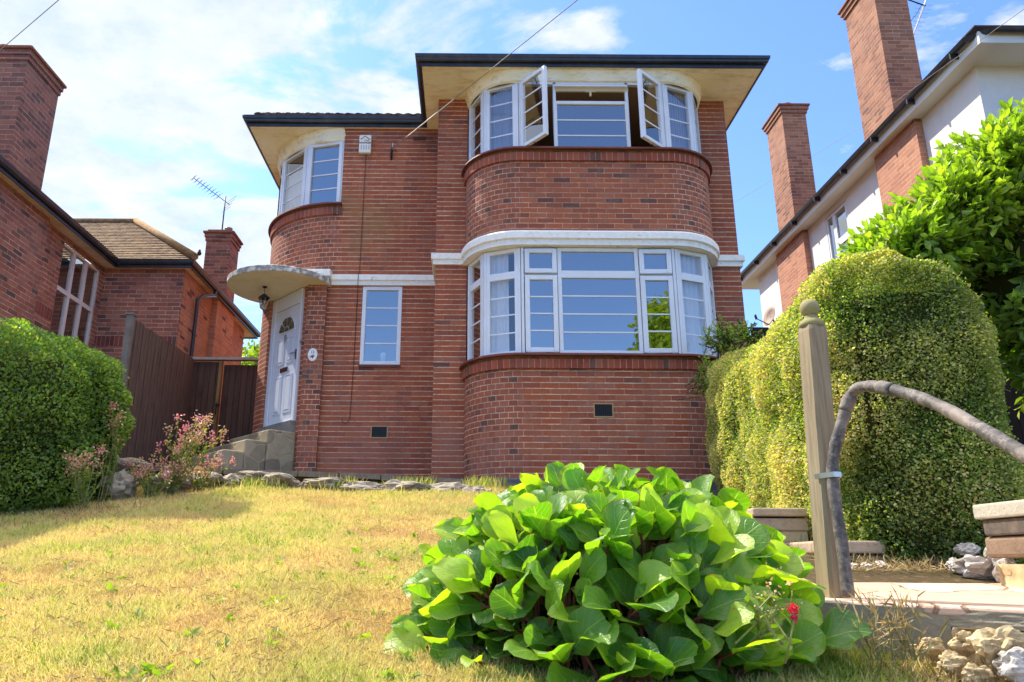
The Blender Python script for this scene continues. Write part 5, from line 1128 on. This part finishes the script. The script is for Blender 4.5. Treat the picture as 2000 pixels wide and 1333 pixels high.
# ---------------------------------------------------------------- right foreground: post, rail, landing, steps
YP = 3.12
pb, ptp = at(1630, 1166, YP), at(1608, 640, YP)
PO = empty('newel_post', (pb.x, pb.y, pb.z), 'weathered square wooden newel post with a ball finial at the foot of the garden steps', 'post')
PO.rotation_euler = (0, 0, 0)
m = MB(); ang = R(16); t = Vector((math.cos(ang), math.sin(ang), 0)); n = Vector((math.sin(ang), -math.cos(ang), 0)); c = Vector((pb.x-.005, YP, 0))
w = .046; zt_ = ptp.z
prs = [(-w, -w), (w, -w), (w, w), (-w, w)]
lean = Vector((.045, 0, 0))
def PP(u, d, z): return c+t*u-n*d+UP*z+lean*(z-pb.z)
cut = .012
ring = [(-w+cut, -w), (w-cut, -w), (w, -w+cut), (w, w-cut), (w-cut, w), (-w+cut, w), (-w, w-cut), (-w, -w+cut)]
zs_ = [pb.z-.25, pb.z, pb.z+.4, zt_-.02, zt_]
for j in range(len(zs_)-1):
    for k in range(8):
        a, b = ring[k], ring[(k+1) % 8]; f1 = 1 if zs_[j+1] < zt_ else .93
        m.face([PP(a[0], a[1], zs_[j]), PP(b[0], b[1], zs_[j]), PP(b[0]*f1, b[1]*f1, zs_[j+1]), PP(a[0]*f1, a[1]*f1, zs_[j+1])], [(k*.02, zs_[j]), (k*.02+.02, zs_[j]), (k*.02+.02, zs_[j+1]), (k*.02, zs_[j+1])])
m.face([PP(a[0]*.93, a[1]*.93, zt_) for a in ring])
m.build('shaft', M['post_wood'], PO)
fx = c.x+lean.x*(zt_-pb.z); m = MB(); m.lathe((fx, c.y, zt_), [(.046, -.001), (.052, .004), (.053, .014), (.044, .028), (.030, .036), (.026, .046), (.026, .052)], 28); bc = .052+.034
m.lathe((fx, c.y, zt_), [(.041*math.cos(R(a)), bc+.041*math.sin(R(a))) for a in range(-52, 91, 8)]+[(0, bc+.041)], 28)
M['finial'] = plain('lichened_wood', S(150, 140, 104), .85, .2, dirt=S(150, 150, 70), damt=.6, scale=14, bump=.3)
m.build('ball_finial', M['finial'], PO)
# handrail pipe
pp = [(1657, 1166, 2.98), (1648, 1090, 3.0), (1636, 1010, 3.02), (1627, 950, 3.03), (1626, 915, 3.03), (1632, 870, 3.02), (1646, 820, 3.0), (1655, 790, 2.99), (1664, 770, 2.97), (1680, 757, 2.93), (1705, 755, 2.87), (1735, 760, 2.80), (1780, 772, 2.70), (1830, 791, 2.58), (1890, 823, 2.43), (1950, 858, 2.29), (2010, 893, 2.16), (2090, 940, 2.0), (2200, 1005, 1.8)]
PIPE = empty('handrail', pb, 'bent dark metal pipe handrail strapped to the wooden post and running down to the right', 'handrail')
def crm(pts, k=4):
    out = []
    for i in range(len(pts)-1):
        p0, p1, p2, p3 = pts[max(i-1, 0)], pts[i], pts[i+1], pts[min(i+2, len(pts)-1)]
        for j in range(k):
            s_ = j/k; out.append(.5*((2*p1)+(-p0+p2)*s_+(2*p0-5*p1+4*p2-p3)*s_*s_+(-p0+3*p1-3*p2+p3)*s_**3))
    return out+[pts[-1]]
W_ = crm([Vector(at(*q)) for q in pp], 4); m = MB(); m.tube(W_, [.0225+.0012*math.sin(i*1.3) for i in range(len(W_))], 16); m.build('pipe', M['pipe'], PIPE)
for i0, i1 in ((26, 32), (42, 46)): m = MB(); m.tube(W_[i0:i1], .0262, 16); m.build('joint_sleeve', M['pipe'], PIPE)
m = MB(); q0 = Vector(at(1606, 925, 3.04)); q1 = Vector(at(1640, 929, 2.97)); zc = (q0.z+q1.z)/2
loop = [(c.x-.030, c.y-.03), (c.x-.022, c.y-.062), (W_[14].x-.01, W_[14].y-.036), (W_[14].x+.022, W_[14].y-.03), (W_[14].x+.034, W_[14].y+.01), (c.x+.07, c.y+.05)]
m.sweep(loop[::1], [(-.003, zc-.010), (.001, zc-.010), (.001, zc+.010), (-.003, zc+.010)], caps=True); m.build('strap', M['metal'], PIPE)

# landing, retaining wall and steps
def slabpoly(name, pts, th, mat, label=None, kind='structure', parent=None, bevel=.008, cat=None):
    m = MB(); P = [Vector(p) for p in pts]; m.face(P, [(p.x, p.y) for p in P]); dn = Vector((0, 0, -th)); m.face([p+dn for p in P][::-1])
    for a, b in zip(P, P[1:]+P[:1]): m.face([a+dn, b+dn, b, a], [(a.x+a.y, 0), (b.x+b.y, 0), (b.x+b.y, th), (a.x+a.y, th)])
    o = m.build(name, mat, parent, bevel=bevel)
    if kind: tag(o, kind=kind, label=label)
    elif cat: tag(o, label, cat)
    return o
zl = at(1640, 1174, 2.95).z
l0 = at(1592, 1172, 2.98); l1 = at(2080, 1196, 2.55); l2 = at(2080, 1141, 4.2); l3 = at(1640, 1128, 4.7)
M['land'] = stone_mat('landing_stone', [S(188, 152, 128), S(206, 172, 146), S(216, 186, 162), S(180, 150, 130)], 2.3, mort=S(150, 120, 96), mw=.012, bump=.8)
slabpoly('landing', [(l0.x, l0.y, l0.z), (l1.x, l1.y, l1.z), (l2.x+1.2, l2.y, l2.z), (l3.x, l3.y, l3.z)], .03, M['land'], 'pink stone landing at the foot of the garden steps')
RW = empty('retaining_wall', (1.9, 2.95, -.6), 'low rough concrete and flint retaining wall under the landing, bottom right', 'wall')
cw = MB(); a = at(1590, 1176, 2.955); b = at(1852, 1192, 2.74)
def wallseg(m, a, b, z0, th, nz=0, N=14, K_=8):
    a = Vector(a); b = Vector(b); t = (b-a); t.z = 0; L = t.length; t.normalize(); n = Vector((t.y, -t.x, 0))
    def q(i, j, d):
        f = i/N; zt = a.z+(b.z-a.z)*f; z = z0+(zt-z0)*j/K_; bul = nz*noise.fractal(Vector((i*.4*14/N+a.x*9, j*.5*8/K_, a.y)), 1, 2, 5) if 0 < j < K_ else 0
        return a*(1-f)+b*f+n*(d+bul)-UP*(a.z*(1-f)+b.z*f)+UP*z
    for i in range(N):
        for j in range(K_): m.face([q(i, j, 0), q(i+1, j, 0), q(i+1, j+1, 0), q(i, j+1, 0)], smooth=nz > .02)
    m.face([q(0, 0, -th), q(0, 0, 0), q(0, K_, 0), q(0, K_, -th)]); m.face([q(N, 0, 0), q(N, 0, -th), q(N, K_, -th), q(N, K_, 0)]); m.face([q(0, K_, 0), q(N, K_, 0), q(N, K_, -th), q(0, K_, -th)])
wallseg(cw, a, b, -.65, .2, .006); cw.build('concrete_face', M['conc'], RW)
c2 = at(1850, 1190, 2.742); d2 = at(2090, 1204, 2.52); m = MB(); wallseg(m, c2, d2, c2.z-.058, .2, .006); m.build('kerb', M['conc'], RW)
m = MB(); wallseg(m, (c2.x, c2.y-.015, c2.z-.058), (d2.x, d2.y-.015, d2.z-.058), -.75, .2, .075, 60, 48); m.build('rubble_face', M['rubble'], RW)
fl = [(1885, 1258, 2.64, .07), (1955, 1262, 2.56, .12), (1990, 1300, 2.5, .1), (1820, 1262, 2.70, .06), (1910, 1320, 2.55, .07), (1860, 1300, 2.62, .08)]
fw_ = ['just below the kerb', 'pale one at the right edge', 'low one at the right edge corner', 'leftmost and smallest', 'lowest one touching the bottom edge', 'brownish one left of centre']
for i, (px, py, Y, s) in enumerate(fl):
    q = at(px, py, Y); rock('wall_flint', q, (s*1.25, s*.8, s*.9), 40+i, 'flint' if i == 2 else 'rubble', 'flint lump set in the rubble wall, '+fw_[i], 'flints in the retaining wall', rough=.5)
# garden steps: each a pair of stacked stones
def gstep(px0, px1, pyt, h1, h2, Y, label, dep=.7):
    a = at(px0, pyt, Y); b = at(px1, pyt+1, Y); E_ = empty('garden_step', (a.x, Y, b.z-.2), label, 'step', 'garden steps beside the hedge'); m = MB(); z = (a.z+b.z)/2; m.box(a.x, b.x, Y, Y+dep, z-h1, z); m.build('tread', M['stepstone'], E_, bevel=.012)
    m = MB(); m.box(a.x, b.x-.01, Y+.025, Y+dep, z-h1-.012-h2, z-h1-.012); m.build('riser', M['stepstone'], E_, bevel=.01); m = MB(); m.box(a.x, b.x-.02, Y+.04, Y+dep, z-h1-h2-.16, z-h1-h2-.015); m.build('footing', M['rubble'], E_)
gstep(1605, 1729, 1056, .075, .07, 4.75, 'lower garden step of stacked stone blocks right of the wooden post')
gstep(1470, 1582, 992, .055, .085, 5.35, 'upper garden step of stacked stone blocks between the broad leaves and the post')
FL = 'loose flints beside the landing'
lf = [(1905, 1110, 4.3, .17, .09), (1948, 1088, 4.25, .10, .12), (1975, 1125, 4.15, .09, .13), (1665, 1112, 4.55, .07, .045), (1692, 1110, 4.55, .075, .045), (1716, 1106, 4.6, .06, .04), (1865, 1105, 4.4, .06, .06), (1890, 1075, 4.5, .09, .06)]
ld = ['largest pale flat flint below the white cap stone', 'upright pale flint against the wall under the cap stone', 'tilted flint leaning at the right edge of the landing', 'small pale flint nearest the post, under the lower step', 'middle small flint under the lower step', 'small flint under the right end of the lower step', 'little grey flint at the foot of the hedge', 'brown flint tucked up under the hedge and cap stone']
for i, (px, py, Y, w, h) in enumerate(lf): q = at(px, py, Y); rock('loose_flint', q, (w*1.2, .1, h*1.2), 60+i, 'flint', ld[i], FL, rough=.5)
M['old_block'] = slab_mat('old_block', S(150, 124, 102), S(124, 104, 84), S(96, 84, 70))
LW = empty('side_wall', (4, 4, 0), 'low side wall with a pale cap stone and dark blocks at the right edge behind the landing', 'wall')
a = at(1897, 987, 4.1); b = at(2100, 975, 3.4)
t = (b-a); t.z = 0; t.normalize(); n = Vector((t.y, -t.x, 0)); L = 1.6; o = Vector((a.x, a.y, 0))
m = MB(); m.obox(o, t, n, 0, L, -.3, 0, a.z-.075, a.z); m.build('cap_stone', M['cap'], LW, bevel=.01)
m = MB(); m.obox(o, t, n, .03, L, -.3, -.02, a.z-.16, a.z-.08); m.build('dark_block', plain('dark_block', S(92, 84, 76), .9, .2, dirt=S(150, 130, 104), damt=.5, scale=12, bump=.5), LW, bevel=.01)
m = MB(); m.obox(o, t, n, .0, L, -.3, -.03, a.z-.27, a.z-.163); m.build('lower_blocks', M['old_block'], LW, bevel=.02); m = MB(); wallseg(m, o+t*.12+n*.0+UP*(a.z-.30), o+t*L+UP*(a.z-.30), -.5, .3, .06, 30, 20); m.build('rubble_base', M['rubble'], LW)
m = MB(); a = at(1880, 915, 5.2); m.box(a.x, a.x+2.5, 5.2, 5.5, a.z-.3, a.z+.02); m.box(a.x-.1, a.x+2.5, 5.1, 5.5, a.z-.42, a.z-.34)
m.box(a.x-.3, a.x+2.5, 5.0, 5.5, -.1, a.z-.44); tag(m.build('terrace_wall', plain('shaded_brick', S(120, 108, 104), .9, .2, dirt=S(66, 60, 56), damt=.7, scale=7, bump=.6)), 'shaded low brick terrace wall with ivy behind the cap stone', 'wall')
rngf = np.random.default_rng(77); n = 1500; bb = np.array([a.x, 5.0, 0]); P = np.stack([rngf.uniform(a.x-.3, a.x+1.2, n), rngf.uniform(4.85, 5.15, n), rngf.uniform(.25, a.z+.05, n)], 1)
tag(leaves('ivy', P, rngf.normal(0, 1, (n, 3))+np.array([0, -.3, -.4]), rngf.normal(0, .5, (n, 3))+np.array([0, -1, .4]), rngf.uniform(.03, .06, n), M['hedge_l']), 'ivy trailing over the shaded terrace wall', 'ivy', kind='stuff')

# ---------------------------------------------------------------- grass and weeds
def lawnz(P): return np.array([gz(x, y) for x, y in P])
n = 460000; yy = 1.9+(8.9-1.9)*RNG.random(n)**1.55; xx = np.where(True, RNG.uniform(-1, 1, n), 0); a0, a1_ = -.72, .52
xx = (a0+(a1_-a0)*RNG.random(n))*yy+RNG.normal(0, .1, n); k = (xx < 1.9) & (xx > -5.4) & ~((xx > 1.45) & (yy > 2.75)) & ~((yy > 8.55) & (xx > -.8)); xx, yy = xx[k], yy[k]; n = len(xx)
pn = np.array([noise.noise(Vector((x*1.1, y*1.1, 3)))+.6*noise.noise(Vector((x*3.5, y*3.5, 8))) for x, y in zip(xx, yy)])
hh = (.018+.022*RNG.random(n))*(1+.5*np.clip(pn, -.5, 1))*(.8+.10*yy); tone = np.clip(.34+.62*pn+RNG.normal(0, .22, n), 0, 1)
P = np.stack([xx, yy, lawnz(zip(xx, yy))-.004], 1); D = np.stack([RNG.normal(0, .75, n), RNG.normal(0, .75, n), np.ones(n)*.9], 1)
tag(leaves('lawn_grass', P, D, RNG.normal(0, 1, (n, 3)), hh*1.25, M['grass'], None, 'blade', tone=tone, width=.85), 'dry yellow and green lawn grass', 'grass', kind='stuff')
# long straws lying on the lawn
n = 11000; yy = 2.0+4.5*RNG.random(n)**1.4; xx = (-.65+1.1*RNG.random(n))*yy; k = xx < 1.6; xx, yy = xx[k], yy[k]; n = len(xx)
P = np.stack([xx, yy, lawnz(zip(xx, yy))+.012], 1); D = np.stack([RNG.normal(0, 1, n), RNG.normal(0, 1, n), RNG.normal(.12, .1, n)], 1)
tag(leaves('straw_litter', P, D, np.tile([0, 0, 1.], (n, 1)), RNG.uniform(.03, .09, n), M['straw'], None, 'blade', width=.5), 'pale dry straws scattered over the lawn', 'straw', kind='stuff')
# broad weeds and dandelion rosettes in the lawn
P, D, N_, Z = [], [], [], []
for i in range(260):
    y = 2.2+6.2*random.random()**1.1; x = random.uniform(-.6, .1)*y; x += .12*noise.noise(Vector((i*.7, 0, 0)))
    for k in range(random.randint(3, 9)):
        a = random.uniform(0, 6.28); P.append((x+random.gauss(0, .015), y+random.gauss(0, .015), gz(x, y)+.005)); D.append((math.cos(a), math.sin(a), random.uniform(.3, 1.3))); N_.append((random.gauss(0, .3), random.gauss(0, .3), 1)); Z.append(random.uniform(.025, .065))
tag(leaves('lawn_weeds', np.array(P), np.array(D), np.array(N_), np.array(Z), M['weed'], None, 'long'), 'small green weeds dotted through the dry lawn', 'weeds', kind='stuff')
# taller green blades by the rocks and edge
n = 2600; xx = RNG.uniform(-3.6, .6, n); yy = 8.5+RNG.normal(0, .18, n)-.12*xx*0; P = np.stack([xx, yy, lawnz(zip(xx, yy))], 1); cl = np.array([noise.noise(Vector((x*2.5, 0, 0))) for x in xx]); k = cl > -.05; P = P[k]; n = len(P)
tag(leaves('edge_grass', P, np.stack([RNG.normal(0, .35, n), RNG.normal(0, .3, n), np.ones(n)], 1), RNG.normal(0, 1, (n, 3)), RNG.uniform(.06, .17, n), M['grass'], None, 'blade', tone=RNG.uniform(.5, 1, n), width=.7), 'longer green grass growing among the rocks', 'grass', kind='stuff')
# dead grass under the retaining wall, leaf litter by hedges
def litter(name, x0, x1, y0, y1, n, smin, smax, mat, label, up=.6, zf=None, width=.5):
    xx = RNG.uniform(x0, x1, n); yy = RNG.uniform(y0, y1, n); zz = np.array([(zf or gz)(x, y) for x, y in zip(xx, yy)]); 
    tag(leaves(name, np.stack([xx, yy, zz], 1), np.stack([RNG.normal(0, .8, n), RNG.normal(0, .8, n), np.abs(RNG.normal(up, .4, n))], 1), RNG.normal(0, 1, (n, 3)), RNG.uniform(smin, smax, n), mat, None, 'blade', width=width), label, 'dry grass', kind='stuff')
litter('dead_grass', 1.25, 2.2, 2.05, 2.80, 5200, .03, .09, M['straw'], 'tangle of dead grass below the concrete wall')
litter('hedge_litter', 2.1, 2.9, 4.35, 5.4, 1600, .03, .09, M['straw'], 'dry litter under the right-hand hedge', .3, lambda x, y: -.02+.16*(y-4.4))
litter('bank_litter', -4.8, -2.6, 5.6, 8.2, 4200, .04, .12, M['straw'], 'dry twigs and litter on the bank under the left hedge', .25)
xw = []; 
DW = empty('dry_weed', at(1760, 1260, 2.62), 'tall bleached weed stalks growing up the concrete wall below the landing', 'weed'); m = MB(); P = []
for k in range(26):
    b = Vector(at(1735+random.uniform(-40, 60), 1290, 2.62)); tp = b+Vector((random.gauss(0, .05), random.gauss(0, .03), random.uniform(.08, .22))); m.tube([b, b.lerp(tp, .5)+Vector((random.gauss(0, .01), 0, 0)), tp], [.002, .0018, .001], 4, cap=False)
    for j in range(6): P.append(b.lerp(tp, random.random()))
m.build('stalks', M['straw_stem'], DW, merge=False); n = len(P); leaves('blades', np.array(P), RNG.normal(0, 1, (n, 3))+np.array([0, 0, .8]), RNG.normal(0, 1, (n, 3)), RNG.uniform(.03, .08, n), M['straw'], DW, 'blade', tone=RNG.random(n))

# ---------------------------------------------------------------- sun, sky, camera
AZ, EL = R(37), R(50)
sun = bpy.data.lights.new('sun', 'SUN'); sun.energy = 3.0; sun.angle = R(.55); sun.color = (1, .93, .82)
so = bpy.data.objects.new('sun', sun); COL.objects.link(so)
dv = Vector((math.cos(EL)*math.cos(AZ), -math.cos(EL)*math.sin(AZ), -math.sin(EL))); so.rotation_euler = dv.to_track_quat('-Z', 'Y').to_euler()
w = bpy.data.worlds.new('World'); scene.world = w; w.use_nodes = True; nt = w.node_tree; nt.nodes.clear()
class WT(NT):
    def __init__(s, tree): s.t = tree
t = WT(nt); out = t.N('ShaderNodeOutputWorld'); bg = t.N('ShaderNodeBackground'); bg.inputs[1].default_value = .15
sky = t.N('ShaderNodeTexSky', sky_type='NISHITA'); sky.sun_disc = False; sky.sun_elevation = EL; sky.sun_rotation = R(307); sky.air_density = 1.0; sky.dust_density = .6; sky.ozone_density = 2.5
vec = t.coord('Generated'); sp = t.N('ShaderNodeSeparateXYZ'); t.L(vec, sp.inputs[0])
zz = t.math('MAXIMUM', t.math('ADD', sp.outputs[2], .12), .05); cxn = t.math('DIVIDE', sp.outputs[0], zz); cyn = t.math('DIVIDE', sp.outputs[1], zz); cb = t.N('ShaderNodeCombineXYZ'); t.L(cxn, cb.inputs[0]); t.L(cyn, cb.inputs[1])
n1 = t.noise(t.mapping(cb.outputs[0], (1, 1.6, 1)), 1.9, 9, .60, .35); n2 = t.noise(cb.outputs[0], 5.5, 7, .65)
# more cloud to the west (left), clear to the right
grad = t.step(t.math('DIVIDE', sp.outputs[0], t.math('MAXIMUM', sp.outputs[1], .15)), -.62, .25)
gb = t.math('MULTIPLY', t.math('SUBTRACT', .58, grad), .30)
bd = t.N('ShaderNodeVectorMath', operation='DISTANCE'); t.L(t.mapping(cb.outputs[0], (1, 2.1, 1)), bd.inputs[0]); bd.inputs[1].default_value = (.215, 1.06*2.1, 0)
gb = t.math('ADD', gb, t.math('MULTIPLY', t.math('SUBTRACT', 1, t.step(bd.outputs['Value'], .03, .19)), .20))
fr = t.math('ADD', t.math('ADD', n1, gb), t.math('MULTIPLY', t.math('SUBTRACT', n2, .5), .14))
back_ = t.step(sp.outputs[1], -.1, .2)
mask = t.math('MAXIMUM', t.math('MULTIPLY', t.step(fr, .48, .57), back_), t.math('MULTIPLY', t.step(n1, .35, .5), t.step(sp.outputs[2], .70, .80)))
skyc = t.mix(1, sky.outputs[0], (.60, .73, 1.0, 1), 'MULTIPLY')
hi_fill = t.step(sp.outputs[2], .70, .80)
cl = t.mix(t.step(n2, .3, .7), (1.9, 2.25, 2.65, 1), (2.95, 2.98, 3.0, 1)); cl = t.mix(hi_fill, cl, (10, 9.6, 9, 1))  # bright overhead clouds, above the frame, are added to fill the shaded facade
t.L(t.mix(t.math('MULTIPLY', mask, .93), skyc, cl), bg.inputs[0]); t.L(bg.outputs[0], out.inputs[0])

cam = bpy.data.cameras.new('camera'); co = bpy.data.objects.new('camera', cam); COL.objects.link(co); scene.camera = co
cam.sensor_width = 36; cam.lens = FPX/2000*36; cam.shift_x = (1000-CX)/2000; cam.clip_end = 800; cam.clip_start = .05
co.matrix_world = Matrix.Rotation(math.pi/2+PITCH, 4, 'X') @ Matrix.Rotation(ROLL, 4, 'Z')
scene.view_settings.view_transform = 'Standard'; scene.view_settings.look = 'None'; scene.view_settings.exposure = 1.33; scene.view_settings.gamma = 1
scene.cycles.max_bounces = 8; scene.cycles.transparent_max_bounces = 12; scene.cycles.use_denoising = True
